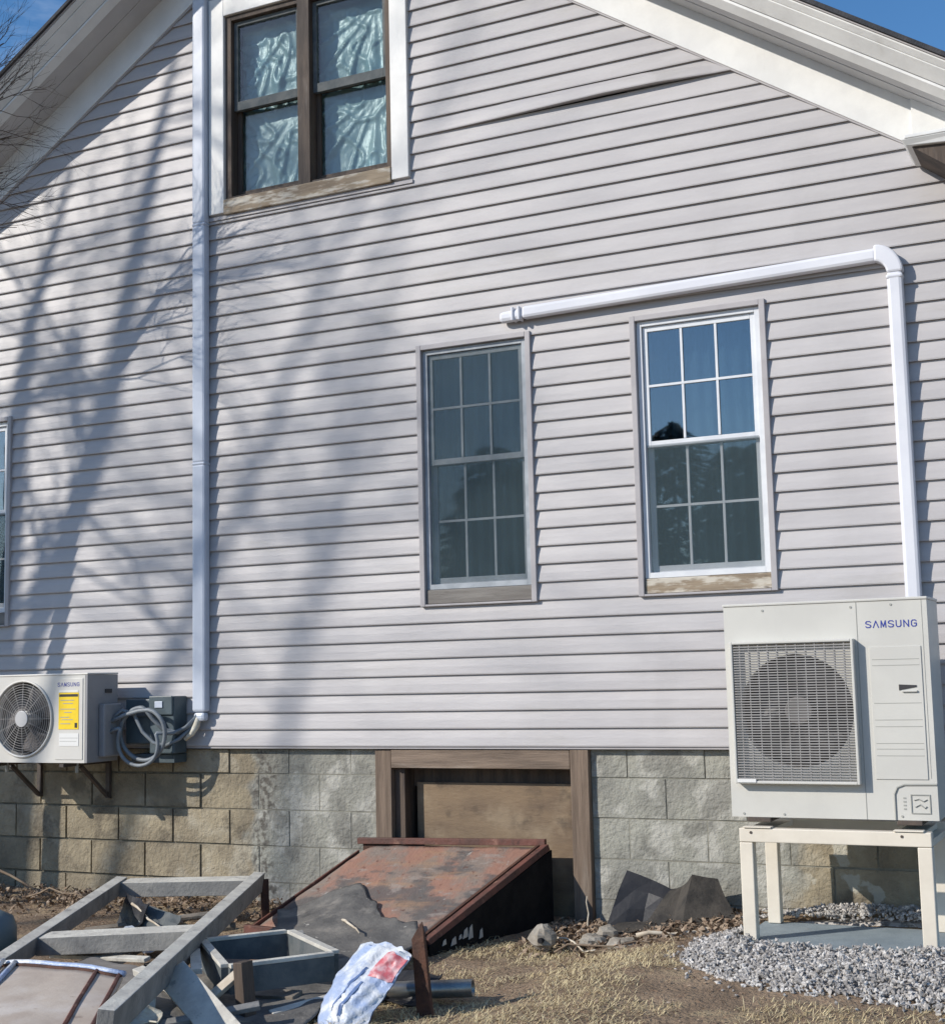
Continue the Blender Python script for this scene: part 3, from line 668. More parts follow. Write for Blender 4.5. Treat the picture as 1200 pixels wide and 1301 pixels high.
pd = thing('equipment_pad', 'flat blue grey pad set in gravel beneath the stand legs', 'pad', (-1.3, -.5, PADZ-.06))
MB().box(-1.84, -.55, -.80, -.22, PADZ-.035, PADZ).build('slab', 'pad', pd, bevel=.006)
MB().box(-1.87, -.52, -.83, -.19, PADZ-.08, PADZ-.037).build('base_rim', 'pad', pd, bevel=.006)

# ------------------------------------------------------------------ small outdoor unit, left
a0, a1, b0, b1, c0, c1 = -6.775, -5.98, -.42, -.135, -.082, .460
a2 = thing('air_conditioner', 'small off white outdoor unit with yellow label on the left of the wall', 'air conditioner', ((a0+a1)/2, (b0+b1)/2, c0))
cx2, cz2, r2 = -6.500, .192, .232
mb = plate_with_hole(a0, a1-.02, c0, c1, cx2, cz2, r2, b0, b0+.05)
mb.add([(a0, b0, c0), (a1-.02, b0, c0), (a1-.02, b1, c0), (a0, b1, c0), (a0, b0, c1), (a1-.02, b0, c1), (a1-.02, b1, c1), (a0, b1, c1)], [(0, 3, 2, 1), (4, 5, 6, 7), (3, 0, 4, 7), (2, 3, 7, 6)])
mb.build('casing', 'ac2', a2)
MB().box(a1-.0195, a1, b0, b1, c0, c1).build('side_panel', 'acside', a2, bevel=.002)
MB().box(a0-.004, a1+.004, b0-.004, b1, c1+.001, c1+.012).build('top_panel', 'ac2', a2, bevel=.003)
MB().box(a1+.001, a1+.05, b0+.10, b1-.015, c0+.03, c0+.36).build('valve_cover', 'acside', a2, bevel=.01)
MB().box(a1+.001, a1+.008, b0+.16, b0+.22, c1-.115, c1-.09).build('side_handle', 'fandark', a2)
MB().tube([(cx2, b0+.01, cz2), (cx2, b0+.16, cz2)], r2+.004, 36, cap=False).add([(cx2-.26, b0+.16, cz2-.26), (cx2+.26, b0+.16, cz2-.26), (cx2+.26, b0+.16, cz2+.26), (cx2-.26, b0+.16, cz2+.26)], [(0, 1, 2, 3)]).build('fan_shroud', 'fangrey', a2)
fan(cx2, b0+.07, cz2, r2-.015, 'fangrey', a2, 3, 'hub', .05)
g2 = MB()
for i in range(1, 15):
    rr_ = r2*i/15; nn = 40
    g2.tube([(cx2+math.cos(2*math.pi*j/nn)*rr_, b0-.012+.010*(i/15)**4, cz2+math.sin(2*math.pi*j/nn)*rr_) for j in range(nn+1)], .0021, 4, cap=False)
for i in range(16):
    a = 2*math.pi*i/16; g2.tube([(cx2+math.cos(a)*.05, b0-.013, cz2+math.sin(a)*.05), (cx2+math.cos(a)*(r2+.006), b0-.003, cz2+math.sin(a)*(r2+.006))], .0022, 4)
gg = MB(); nn = 44
gg.tube([(cx2+math.cos(2*math.pi*j/nn)*(r2+.006), b0-.006, cz2+math.sin(2*math.pi*j/nn)*(r2+.006)) for j in range(nn+1)], .008, 6, cap=False)
go = gg.build('fan_guard', 'ac2', a2, smooth=True); g2.build('wire_grille', 'guard', go)
MB().tube([(cx2, b0-.02, cz2), (cx2, b0-.012, cz2)], .052, 24).build('guard_boss', 'hub', go, bevel=.003)
MB().box(-6.235, -6.015, b0-.004, b0-.0005, c0+.02, c1-.02).build('front_panel', 'ac2', a2, bevel=.0015)
el2 = MB().box(-6.205, -6.045, b0-.0062, b0-.0045, .125, .352).build('energy_label', 'yellow', a2)
MB().box(-6.200, -6.050, b0-.0072, b0-.0064, .327, .343).build('label_header', 'ink', el2)
MB().box(-6.075, -6.055, b0-.0072, b0-.0064, .135, .165).build('label_mark', 'ink', el2)
q = MB()
for i, (z, a, b) in enumerate(((.305, -6.19, -6.08), (.285, -6.17, -6.09), (.25, -6.19, -6.07), (.23, -6.16, -6.10), (.20, -6.19, -6.12), (.185, -6.18, -6.09), (.16, -6.19, -6.11))):
    q.box(a, b, b0-.0070, b0-.0064, z-.0025, z+.0025)
q.build('label_print', 'groove', el2)
MB().box(-6.205, -6.05, b0-.0062, b0-.0045, .355, .367).build('label_strip', 'paper', a2)
MB().box(-6.200, -6.045, b0-.0062, b0-.0045, .022, .100).build('data_label', 'paper', a2)
MB().box(-6.195, -6.05, b0-.0068, b0-.0064, .070, .073).box(-6.195, -6.06, b0-.0068, b0-.0064, .050, .053).build('data_print', 'inkgrey', a2)
text_mesh('SAMSUNG', .023, -6.125, b0-.0045, .403, 'blue', 'logo_lettering', a2)

def wall_bracket(x, label):
    br = thing('wall_bracket', label, 'bracket', (x, 0, -.1))
    MB().box(x-.016, x+.016, -.0, .022, -.335, -.10).build('wall_plate', 'bracket', br)
    MB().box(x-.016, x+.016, -.43, -.001, -.108, -.088).build('arm', 'bracket', br)
    MB().beam((x, .0, -.32), (x, -.25, -.115), .026, .020).build('brace', 'bracket', br)
    MB().tube([(x+.01, -.30, -.083), (x+.01, -.30, -.150)], .012, 8).build('bolt', 'steel', br)
wall_bracket(-6.175, 'rusty brace bracket under the right end of the small unit'); wall_bracket(-6.755, 'brace bracket under the fan end of the small unit, at the photo edge')

db = thing('disconnect_box', 'dark grey electrical disconnect box on the siding behind coiled cables', 'electrical box', (-5.73, -.02, -.05))
MB().box(-5.93, -5.72, -.12, -.019, .02, .300).build('enclosure', 'boxd', db, bevel=.008)
MB().box(-5.715, -5.525, -.15, -.019, -.04, .315).build('enclosure', 'boxd', db, bevel=.008)
MB().box(-5.71, -5.53, -.165, -.151, .20, .318).build('lid', 'boxd', db, bevel=.006)
MB().box(-5.66, -5.60, -.172, -.166, .245, .285).build('latch', 'ductL', db, bevel=.002)
MB().box(-5.92, -5.74, -.128, -.121, .19, .235).build('cover_rib', 'framedark', db, bevel=.002)
MB().box(-5.90, -5.56, -.10, .03, -.10, -.045).build('cable_tray', 'boxd', db, bevel=.004)
def coil(cx, cz, rx, rz, y, r_, t0, t1, lead_in, lead_out, label, nn=46):
    P = list(lead_in)
    for i in range(nn+1):
        a = t0+(t1-t0)*i/nn; P.append((cx+math.cos(a)*rx*(1+.05*math.sin(a*1.7)), y-.02*math.sin(a*.9), cz+math.sin(a)*rz))
    P += list(lead_out)
    Q = [Vector(p) for p in P]
    for _ in range(2): Q = [Q[0]]+[(Q[i-1]+Q[i]*2+Q[i+1])/4 for i in range(1, len(Q)-1)]+[Q[-1]]
    tag(MB().tube(Q, r_, 8).build('cable', 'cable', smooth=True), label, 'cable')
coil(-5.72, .085, .175, .165, -.21, .014, R(75), R(-290), [(-5.95, -.25, .16), (-5.88, -.23, .22)], [(-5.60, -.17, .03), (-5.50, -.13, .06), (-5.43, -.09, .13), (-5.405, -.06, .20)], 'grey cable in the wide loop hanging before the dark electrical box')
coil(-5.74, .035, .155, .145, -.235, .012, R(140), R(390), [(-5.93, -.26, .10), (-5.90, -.25, .13)], [(-5.52, -.15, .05), (-5.45, -.11, .10), (-5.42, -.07, .18)], 'lower cable sagging in a half loop below the dark electrical box')
tag(MB().tube([(-5.94, -.24, .18), (-5.87, -.22, .235), (-5.80, -.20, .21), (-5.73, -.20, .10), (-5.66, -.18, .03), (-5.58, -.16, .01), (-5.50, -.13, .05), (-5.44, -.08, .12)], .012, 8).build('cable', 'cable', smooth=True), 'grey cable crossing diagonally in front of the dark electrical box', 'cable')
tp = MB().tube([(-5.41, -.055, .19), (-5.415, -.07, .13), (-5.44, -.085, .08), (-5.48, -.10, .045)], [.022, .024, .019, .014], 8)
tag(tp.build('pipe_wrap', 'tape', smooth=True), 'cream tape wrapped round the lines leaving the tall duct cover', 'pipe wrap')
# ------------------------------------------------------------------ bulkhead cellar door
bk = thing('bulkhead_door', 'rusted sloping steel cellar bulkhead with dark side in front of the doorway', 'cellar door', (-3.7, -.5, -.95))
TL, TR, BR_, BL = Vector((-4.27, -.05, -.572)), Vector((-3.125, -.05, -.548)), Vector((-3.375, -1.0, -.885)), Vector((-4.52, -.80, -.91))
def dpf(u, v):
    p = (TL*(1-u)+TR*u)*(1-v)+(BL*(1-u)+BR_*u)*v
    e = max(0, .12-u)/.12
    return (p.x, p.y, p.z+.010*nz3(u*4, v*4, 1)+.004*nz3(u*15, v*13, 2)-.05*e*e)
MB().grid(dpf, 44, 34).build('door_panel', 'rust', bk, smooth=True, solid=.006)
MB().beam((-4.28, -.03, -.545), (-3.09, -.03, -.520), .03, .035).build('top_rail', 'rustred', bk, bevel=.003)
MB().box(-4.25, -3.12, -.028, -.005, -.60, -.562).build('top_flashing', 'rustpost', bk)
MB().beam((-3.085, -.04, -.545), (-3.315, -1.03, -.895), .05, .035, roll=.15).build('side_rail', 'rustred', bk, bevel=.004)
MB().beam((-3.125, -.05, -.540), (-3.355, -1.02, -.885), .018, .02).build('edge_gap_strip', 'rustpost', bk)
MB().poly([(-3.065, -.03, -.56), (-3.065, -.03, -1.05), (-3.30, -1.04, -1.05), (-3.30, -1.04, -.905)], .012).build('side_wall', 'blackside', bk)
MB().poly([(-4.50, -.80, -.92), (-4.50, -.80, -1.05), (-4.28, -.02, -1.05), (-4.28, -.02, -.60)], .012).build('side_wall', 'rustred', bk)
MB().beam((-4.52, -.83, -.93), (-3.33, -1.05, -.915), .03, .05).build('bottom_rail', 'rustred', bk, bevel=.003)

for i, (t_, hh, ww) in enumerate(((.62, .05, .02), (.70, .07, .025), (.74, .05, .03), (.83, .04, .03), (.90, .03, .02), (.78, .025, .015))):
    p = Vector((-3.065, -.03, 0)).lerp(Vector((-3.30, -1.04, 0)), t_); zb = -.93+.01*(i % 3)
    MB().poly([(p.x+.0155, p.y-ww, zb), (p.x+.0195, p.y+ww*.8, zb+.004), (p.x+.0185, p.y+ww*.6, zb+hh), (p.x+.0165, p.y-ww*.4, zb+hh*.8)], .002).build('peeled_paint_flake', 'inkgrey', bk)

# grey membrane over the lower door and down to the foreground
def ms(u, v):
    A = Vector((-4.40, -.74, -.885)); B = Vector((-3.42, -.92, -.852)); C_ = Vector((-3.75, -3.0, -.90)); D_ = Vector((-3.05, -2.75, -.95))
    A2 = Vector((-4.20, -1.0, -.86)); B2 = Vector((-3.30, -1.12, -.88))
    if v < .3:
        t = v/.3; p = (A*(1-u)+B*u)*(1-t)+(A2*(1-u)+B2*u)*t; lift = .012*(1-t)
        arch = (math.exp(-((u-.38)/.26)**2)*.34+.05*nz3(u*7, 1, 3)+.03*nz3(u*22, 2, 3))*(1-t); p.y += arch; p.z += arch*.36+.012*(1-t)
    else:
        t = (v-.3)/.7; p = (A2*(1-u)+B2*u)*(1-t)+(C_*(1-u)+D_*u)*t; lift = 0
    edge = 0
    z = max(p.z+lift+.028*nz3(p.x*2.5, p.y*2.5, 1)+.01*nz3(p.x*8, p.y*8, 4), gh(p.x, p.y)+.008)
    return (p.x, p.y+edge, z)
tag(MB().grid(ms, 40, 60).build('rubber_membrane', 'tarp', smooth=True, solid=.006), 'dark grey membrane sheet draped off the foot of the rusty cellar door', 'sheet')

# ------------------------------------------------------------------ discarded wooden frames
fr = thing('timber_lattice', 'long grey timber frame lying at the lower left over the debris', 'frame', (-4.9, -1.5, -.8))
uA = Vector((.42, -.905, 0)).normalized()
pA = Vector((-5.50, -.67, -.755)); pD = Vector((-4.66, -.50, -.730))
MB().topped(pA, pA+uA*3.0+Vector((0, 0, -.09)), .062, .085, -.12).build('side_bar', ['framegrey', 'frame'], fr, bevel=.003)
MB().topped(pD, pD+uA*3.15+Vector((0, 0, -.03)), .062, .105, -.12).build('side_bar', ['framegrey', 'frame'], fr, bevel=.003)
def cross(t, dz=0, roll=.04, w_=.15, h=.082):
    a = pA+uA*t+Vector((0, 0, -.03*t+dz)); b = pD+uA*t+Vector((0, 0, -.01*t+dz)); d = (b-a).normalized()
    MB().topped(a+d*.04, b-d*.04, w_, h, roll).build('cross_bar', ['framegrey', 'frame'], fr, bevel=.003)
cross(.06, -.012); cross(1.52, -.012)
# smaller box frame
f2 = thing('timber_box', 'small deep box frame with dark sides lying right of the long timber frame', 'frame', (-3.5, -2, -.8))
zt = -.752
P4 = [Vector((-3.97, -1.95, zt)), Vector((-3.72, -1.62, zt)), Vector((-3.22, -2.02, zt+.005)), Vector((-3.52, -2.40, zt))]
for i in range(4):
    a, b = P4[i], P4[(i+1) % 4]; d = (b-a).normalized()*.018
    MB().beam(a+d-Vector((0, 0, .008)), b-d-Vector((0, 0, .008)), .036, .016).build('top_edge', 'frame', f2, bevel=.002)
    MB().beam(a+d*.9-Vector((0, 0, .068)), b-d*.9-Vector((0, 0, .068)), .030, .102).build('side_board', 'framedark', f2)
MB().beam((-3.85, -2.0, -.84), (-3.42, -1.95, -.83), .10, .012).build('inner_slat', 'rust', f2)
MB().beam((-3.62, -2.46, -.775), (-3.90, -2.10, -.775), .045, .02).build('loose_slat', 'frame', f2)
# single boards and posts
def beam_thing(name, p, q, w_, h, mat, label, cat, roll=0, bevel=.003):
    c_ = (Vector(p)+Vector(q))/2
    o = MB().beam(p, q, w_, h, roll).build(name, mat, None, bevel=bevel, loc=tuple(c_)); return tag(o, label, cat)
beam_thing('wooden_board', (-3.72, -2.50, -.775), (-3.12, -2.86, -.95), .13, .022, 'frame', 'pale board sloping down in front of the small box frame', 'board', roll=.55)
beam_thing('wooden_board', (-3.60, -2.60, -.955), (-3.42, -2.42, -.76), .05, .02, 'palestick', 'short light board leaning against the brown foreground post', 'board', roll=.4)
beam_thing('wooden_post', (-3.37, -2.455, -1.02), (-3.40, -2.45, -.722), .065, .05, 'brownwood', 'square brown post standing at the near corner of the small box frame', 'post')
beam_thing('iron_stake', (-4.60, -.52, -1.0), (-4.62, -.50, -.715), .045, .02, 'rustpost', 'short rusty stake at the upper corner of the long timber frame', 'stake')
sk = MB().hexa([(-2.778, -2.125, -1.04), (-2.705, -2.125, -1.04), (-2.705, -2.105, -1.04), (-2.778, -2.105, -1.04)], [(-2.800, -2.128, -.655), (-2.742, -2.128, -.66), (-2.742, -2.108, -.66), (-2.800, -2.108, -.655)])
sk.add([(-2.800, -2.128, -.655), (-2.742, -2.128, -.66), (-2.742, -2.108, -.66), (-2.800, -2.108, -.655), (-2.752, -2.12, -.578)], [(0, 1, 4), (1, 2, 4), (2, 3, 4), (3, 0, 4)])
tag(sk.build('iron_stake', 'rustpost', bevel=.002), 'pointed rusty stake upright beside the white and red bag', 'stake')
for p_, q_, w_, h_, mt_, lb_ in (
    ((-5.35, -1.15, -.93), (-4.75, -.85, -.86), .05, .018, 'slat', 'narrow grey slat lying in the leaves inside the long timber frame'),
    ((-4.95, -1.75, -.90), (-4.25, -1.30, -.82), .06, .02, 'slat', 'brownish slat poking out beneath the middle cross bar'),
    ((-4.30, -1.95, -.90), (-3.75, -1.45, -.80), .045, .02, 'framegrey', 'thin grey timber tucked behind the small box frame'),
    ((-4.05, -2.30, -.83), (-3.45, -2.62, -.86), .05, .03, 'frame', 'light timber offcut crossing under the front of the small box frame'),
    ((-3.98, -2.15, -.94), (-3.30, -2.20, -.90), .07, .02, 'slat', 'flat brown slat on the membrane under the small box frame'),
    ((-3.30, -2.40, -.93), (-3.02, -1.90, -.88), .04, .02, 'frame', 'pale splintered stick of timber left of the printed bag'),
    ((-4.85, -1.95, -.88), (-4.20, -2.05, -.84), .04, .018, 'frame', 'pale lath lying just behind the beige panel'),
    ((-3.70, -2.90, -.93), (-3.25, -2.55, -.86), .05, .02, 'framegrey', 'short grey timber leaning behind the brown foreground post')):
    beam_thing('lumber_offcut', p_, q_, w_, h_, mt_, lb_, 'lumber', roll=.2)
# panels at bottom left
def pan(u, v):
    A = Vector((-4.45, -2.72, -.765)); B = Vector((-3.80, -2.70, -.765)); C_ = Vector((-3.95, -3.65, -.87)); D_ = Vector((-3.30, -3.55, -.87))
    p = (A*(1-u)+B*u)*(1-v)+(C_*(1-u)+D_*u)*v
    return (p.x, p.y, p.z+.02*math.sin(u*3.1)+.008*nz3(u*3, v*3))
bp_ = thing('beige_panel', 'faded beige metal panel with dark ribs lying at the bottom left', 'panel', (-3.9, -3.1, -.85))
MB().grid(pan, 20, 16).build('sheet', 'beige', bp_, smooth=True, solid=.012)
for u in (.80, .97):
    MB().tube([Vector(pan(u, v/8))+Vector((0, 0, .008)) for v in range(9)], .009, 6).build('rib', 'rustred', bp_)
MB().tube([Vector(pan(u/8, 0))+Vector((0, .01, .012)) for u in range(9)], .013, 8).build('top_rod', 'bagw', bp_, smooth=True)
MB().tube([Vector(pan(u/8, 0.0))+Vector((0, -.012, .004)) for u in range(9)], .010, 8).build('edge_shadow_rod', 'rustpost', bp_, smooth=True)
for i in range(5):
    o_ = -.04-.055*i
    P = [Vector(pan(.06, v/8))+Vector((o_+.10, .0-.01*i, .010+.006*i)) for v in range(9)]
    ob = MB().tube([p+Vector((.0, -.015*math.sin(j*.4), .012*math.cos(j*.5))) for j, p in enumerate(P)], .012, 6)
    tag(ob.build('vinyl_strip', 'bagw' if i % 2 == 0 else 'bagw', smooth=True), ['white trim strip on the beige panel, nearest the panel middle', 'second white trim strip on the left of the beige panel', 'middle white trim strip of five at the bottom left corner', 'fourth white trim strip toward the lower left photo edge', 'white trim strip furthest left beside the beige panel'][i], 'trim strip', 'white trim strips at the bottom left')
# sheets of crumpled wood/metal under frames
def crumple(name, P, mat, label, cat, amp=.015, seed=0, th=.006, n=14, sc=6):
    A, B, C_, D_ = [Vector(p) for p in P]
    def f(u, v):
        p = (A*(1-u)+B*u)*(1-v)+(D_*(1-u)+C_*u)*v
        return (p.x+amp*nz3(u*sc/2, v*sc/2, seed), p.y+amp*nz3(u*sc/2, v*sc/2, seed+5), p.z+amp*nz3(u*sc/2, v*sc/2, seed+9))
    return tag(MB().grid(f, n, n).build(name, mat, smooth=False, solid=th), label, cat)
crumple('dark_panel', [(-5.30, -.95, -.93), (-4.98, -1.18, -.93), (-4.95, -1.10, -.78), (-5.28, -.88, -.77)], 'black', 'dark blue black sheet standing inside the long timber frame', 'sheet', .02, 3)
crumple('bent_metal_sheet', [(-5.02, -1.15, -.94), (-4.72, -1.20, -.94), (-4.78, -1.05, -.84), (-5.03, -1.02, -.80)], 'framedark', 'grey bent sheet beside the black one inside the long frame', 'sheet', .02, 13)
crumple('plastic_scrap', [(-4.95, -1.45, -.88), (-4.62, -1.55, -.93), (-4.55, -1.38, -.90), (-4.92, -1.28, -.86)], 'bagw', 'crumpled grey plastic scrap lying just behind the middle cross bar', 'scrap', .03, 23)
crumple('grey_board', [(-4.55, -2.35, -.86), (-3.95, -2.52, -.88), (-3.85, -2.28, -.86), (-4.45, -2.10, -.84)], 'sillgrey', 'greyed curled sheet between the beige panel and the diagonal timber', 'sheet', .02, 33)
crumple('green_grey_sheet', [(-3.62, -3.25, -.95), (-2.95, -3.05, -.95), (-3.30, -2.60, -.92), (-3.95, -2.75, -.90)], 'framedark', 'dark folded sheet low in the foreground beneath the pale board', 'sheet', .03, 43)
crumple('pale_fabric', [(-3.95, -3.05, -.90), (-3.50, -2.85, -.88), (-3.72, -2.58, -.84), (-4.05, -2.75, -.86)], 'tape', 'olive pale crumpled cloth below the diagonal timber in the foreground', 'cloth', .05, 53, sc=7)
# plastic barrel at left edge
tag(MB().tube([(-5.62, -1.62, -1.0), (-5.62, -1.62, -.86), (-5.62, -1.62, -.80), (-5.62, -1.62, -.765)], [.17, .17, .15, .08], 20).build('plastic_bucket', 'barrel', smooth=True), 'blue grey upturned bucket at the left edge near the frame', 'bucket')

# bag
def bagf(u, v, off=0):
    A = Vector((-3.07, -2.06, -.700)); B = Vector((-2.79, -2.15, -.720)); C_ = Vector((-2.90, -2.42, -1.0)); D_ = Vector((-3.06, -2.44, -1.0))
    w0 = A*(1-u)+B*u; w1 = D_*(1-u)+C_*u; p = w0*(1-v)+w1*v
    bulge = math.sin(math.pi*u)*math.sin(math.pi*min(1, v*.9+.08))*.055
    p += Vector((-.10*math.sin(v*math.pi)*(1-u)*.55, -bulge-off, .018*math.sin(u*math.pi)))
    cz_ = abs(nz3(u*5+v*3, v*6, 3))*.04+abs(nz3(u*11-v*5, v*9+u*4, 7))*.018
    return (p.x+.010*nz3(u*6, v*7, 2), p.y+cz_-.015, p.z+.012*nz3(u*6, v*3, 6))
bg_ = thing('plastic_bag', 'white and blue printed bag with red corner propped by the pointed stake', 'bag', (-3.0, -2.3, -.95))
mbg = MB().grid(lambda u, v: bagf(u, v), 26, 26)
mbg.grid(lambda u, v: tuple(Vector(bagf(u, v))+Vector((0, .05*math.sin(math.pi*u)+.012, 0))), 26, 26)
mbg.build('bag_skin', 'bagw', bg_, smooth=True)
MB().grid(lambda u, v: bagf(.62+.36*u, .03+.27*v-.0*u, .004), 14, 10).build('red_print', 'bagr', bg_, smooth=True)
MB().grid(lambda u, v: bagf(.30+.035*u+.22*(1-v), .22+.5*v, .004), 3, 12).build('blue_stripe', 'bagb', bg_, smooth=True)
MB().grid(lambda u, v: bagf(.45+.05*u+.12*(1-v), .36+.4*v, .004), 3, 12).build('blue_stripe', 'bagb', bg_, smooth=True)
# steel pipe
pp = MB(); n_ = 18
P0, P1 = Vector((-3.02, -1.93, -.915)), Vector((-2.665, -1.845, -.895)); d = (P1-P0).normalized(); a_ = d.orthogonal().normalized(); b_ = d.cross(a_)
vs = []
for (p, r_) in ((P0, .037), (P1, .037), (P1, .031), (P0, .031)): vs += [p+(a_*math.cos(2*math.pi*j/n_)+b_*math.sin(2*math.pi*j/n_))*r_ for j in range(n_)]
pp.add(vs, [(k*n_+j, k*n_+(j+1) % n_, (k+1)*n_+(j+1) % n_, (k+1)*n_+j) for k in range(3) for j in range(n_)])
tag(pp.build('steel_pipe', 'steel', smooth=True), 'short open ended steel pipe lying in the dry grass behind the pointed stake', 'pipe')
crumple('dark_debris', [(-3.15, -1.95, -.95), (-2.85, -2.0, -.95), (-2.83, -1.80, -.86), (-3.10, -1.78, -.86)], 'black', 'dark crumpled debris behind the bag and pointed stake', 'debris', .03, 63)

# ------------------------------------------------------------------ black felt sheets against the wall
def fold(name, pts, top, mat, label):
    """folded sheet: base polyline and top polyline"""
    def f(u, v):
        k = len(pts)-1; i = min(int(u*k), k-1); t = u*k-i
        a = Vector(pts[i])*(1-t)+Vector(pts[i+1])*t; b = Vector(top[i])*(1-t)+Vector(top[i+1])*t
        p = a*(1-v)+b*v; return (p.x, p.y+.016*nz3(u*6, v*5, 3)-.015*math.sin(math.pi*v), p.z+.016*nz3(u*23, v*2, 8))
    tag(MB().grid(f, 2*(len(pts)-1), 3).build(name, mat, solid=.006), label, 'roofing sheet')
fold('roofing_sheet', [(-2.68, -.22, -.92), (-2.50, -.16, -.90), (-2.33, -.24, -.885)], [(-2.605, -.08, -.645), (-2.47, -.06, -.685), (-2.34, -.08, -.745)], 'black', 'black square cornered sheet leaning on the foundation, left of the pair')
fold('roofing_sheet', [(-2.44, -.30, -.885), (-2.30, -.26, -.865), (-2.22, -.36, -.862), (-1.97, -.24, -.85)], [(-2.37, -.07, -.735), (-2.31, -.06, -.72), (-2.235, -.12, -.650), (-2.115, -.07, -.672)], 'shingle', 'weathered brown black felt piece leaning on the foundation by the gravel')
crumple('roofing_scrap', [(-2.62, -.42, -.915), (-2.10, -.40, -.868), (-2.12, -.28, -.845), (-2.60, -.25, -.89)], 'shingle', 'flat dark felt scrap on the soil under the leaning sheets', 'roofing scrap', .02, 73)

# ------------------------------------------------------------------ rubble, sticks, litter
def rock(name, loc, r_, mat, label, cat, seed, flat=.7):
    rnd = random.Random(seed); vs = []; fs = []; nu, nv = 12, 8; c = Vector(loc)
    for j in range(nv+1):
        th = math.pi*j/nv
        for i in range(nu):
            ph = 2*math.pi*i/nu; d = Vector((math.sin(th)*math.cos(ph), math.sin(th)*math.sin(ph), math.cos(th)))
            k = r_*(1+.35*nz3(d.x*1.5+seed, d.y*1.5, d.z*1.5)+.12*nz3(d.x*5, d.y*5+seed, d.z*5))
            vs.append(c+Vector((d.x*k, d.y*k, d.z*k*flat)))
    fs = [(j*nu+i, j*nu+(i+1) % nu, (j+1)*nu+(i+1) % nu, (j+1)*nu+i) for j in range(nv) for i in range(nu)]
    return tag(MB().add(vs, fs).build(name, mat, loc=loc), label, cat)
rk = rock('concrete_chunk', (-2.80, -.78, -.885), .066, 'concrete', 'round concrete lump with a dark hole right of the cellar door side', 'rubble', 4, .9)
MB().tube([(-2.785, -.855, -.885), (-2.78, -.80, -.885)], .013, 10).build('hole', 'dark', rk)
rock('stone', (-2.60, -.62, -.915), .075, 'concrete', 'low pale stone in the litter right of the concrete lump', 'stone', 9, .45)
rock('stone', (-2.42, -.70, -.905), .085, 'concrete', 'flat grey green stone half buried before the felt sheets', 'stone', 12, .35)
rock('stone', (-2.58, -.48, -.90), .055, 'concrete', 'small tan stone near the base of the doorway post', 'stone', 15, .7)
def stick(p, q, r_, mat, label, bend=.04, seed=0):
    p = Vector(p); q = Vector(q); P = []
    for i in range(7):
        t = i/6; P.append(p*(1-t)+q*t+Vector((nz3(t*3, seed, 1)*bend, nz3(t*3, seed, 2)*bend, nz3(t*3, seed, 3)*bend+math.sin(t*math.pi)*bend*.4)))
    tag(MB().tube(P, [r_*(1-.5*i/6) for i in range(7)], 6).build('stick', mat, smooth=True), label, 'stick')
stick((-2.36, -.66, -.868), (-2.02, -.55, -.855), .012, 'palestick', 'thick pale stripped stick lying between felt sheets and gravel', .02, 2)
stick((-2.78, -.22, -.95), (-2.79, -.20, -.77), .006, 'palestick', 'thin pale stem standing upright by the doorway post', .01, 5)
stick((-2.95, -.55, -.93), (-2.50, -.85, -.91), .007, 'palestick', 'thin crooked stick crossing the litter beside the concrete lump', .05, 8)
stick((-2.70, -.90, -.93), (-2.15, -.70, -.875), .006, 'stick', 'brown twig lying in the soil before the flat grey stone', .05, 11)
stick((-7.0, -.30, -.72), (-6.45, -.25, -.93), .011, 'stick', 'dark branch leaning on the block wall at far left', .03, 14)
stick((-7.2, -.50, -.90), (-6.5, -.75, -.90), .009, 'stick', 'brown branch lying in leaves at the left edge', .08, 17)
stick((-5.15, -1.0, -.80), (-4.72, -1.25, -.90), .008, 'palestick', 'pale stick slanting across the opening of the long timber frame', .02, 20)
stick((-6.6, -.35, -.93), (-5.9, -.5, -.88), .007, 'stick', 'thin twig in the leaf pile below the small unit', .08, 23)
stick((-3.85, -.93, -.83), (-3.62, -1.15, -.845), .008, 'palestick', 'white sliver of wood on the grey membrane above the bag', .02, 26)

rng = random.Random(21)
def scatter_quads(name, mat, n, area, size, zoff=0, tilt=.6, mound=None):
    mb = MB()
    for i in range(n):
        x, y = area(rng)
        if x is None: continue
        s = rng.uniform(*size); a = rng.uniform(0, 6.28); z = gh(x, y)+zoff+rng.random()*(mound(x, y) if mound else .01)
        t = rng.uniform(-tilt, tilt); t2 = rng.uniform(-tilt, tilt)
        ux = Vector((math.cos(a), math.sin(a), t))*s; uy = Vector((-math.sin(a), math.cos(a), t2))*s*rng.uniform(.35, .8)
        c = Vector((x, y, z+s*.3)); k = Vector((0, 0, s*rng.uniform(-.3, .5)))
        mb.add([c-ux, c-uy*.9+k, c+ux, c+uy+k*.6], [(0, 1, 2), (0, 2, 3)])
    return tag(mb.build(name, mat), kind='stuff')
def a1_(r):
    y = -abs(r.gauss(0, .35))-.05; x = r.uniform(-3.0, -1.9) if r.random() < .55 else r.uniform(-8, -4.6)
    return x, y
o = scatter_quads('leaf_litter', 'leaf', 5200, a1_, (.006, .022), 0, 1.1, lambda x, y: .05 if x < -4 else .02); o['label'] = 'brown leaf litter gathered along the foundation'
def a2_(r): return r.uniform(-6.8, -.6), r.uniform(-3.2, -.1)
o = scatter_quads('debris_flecks', 'leaf', 7000, a2_, (.003, .011), 0, .5); o['label'] = 'scattered leaf fragments in the soil'
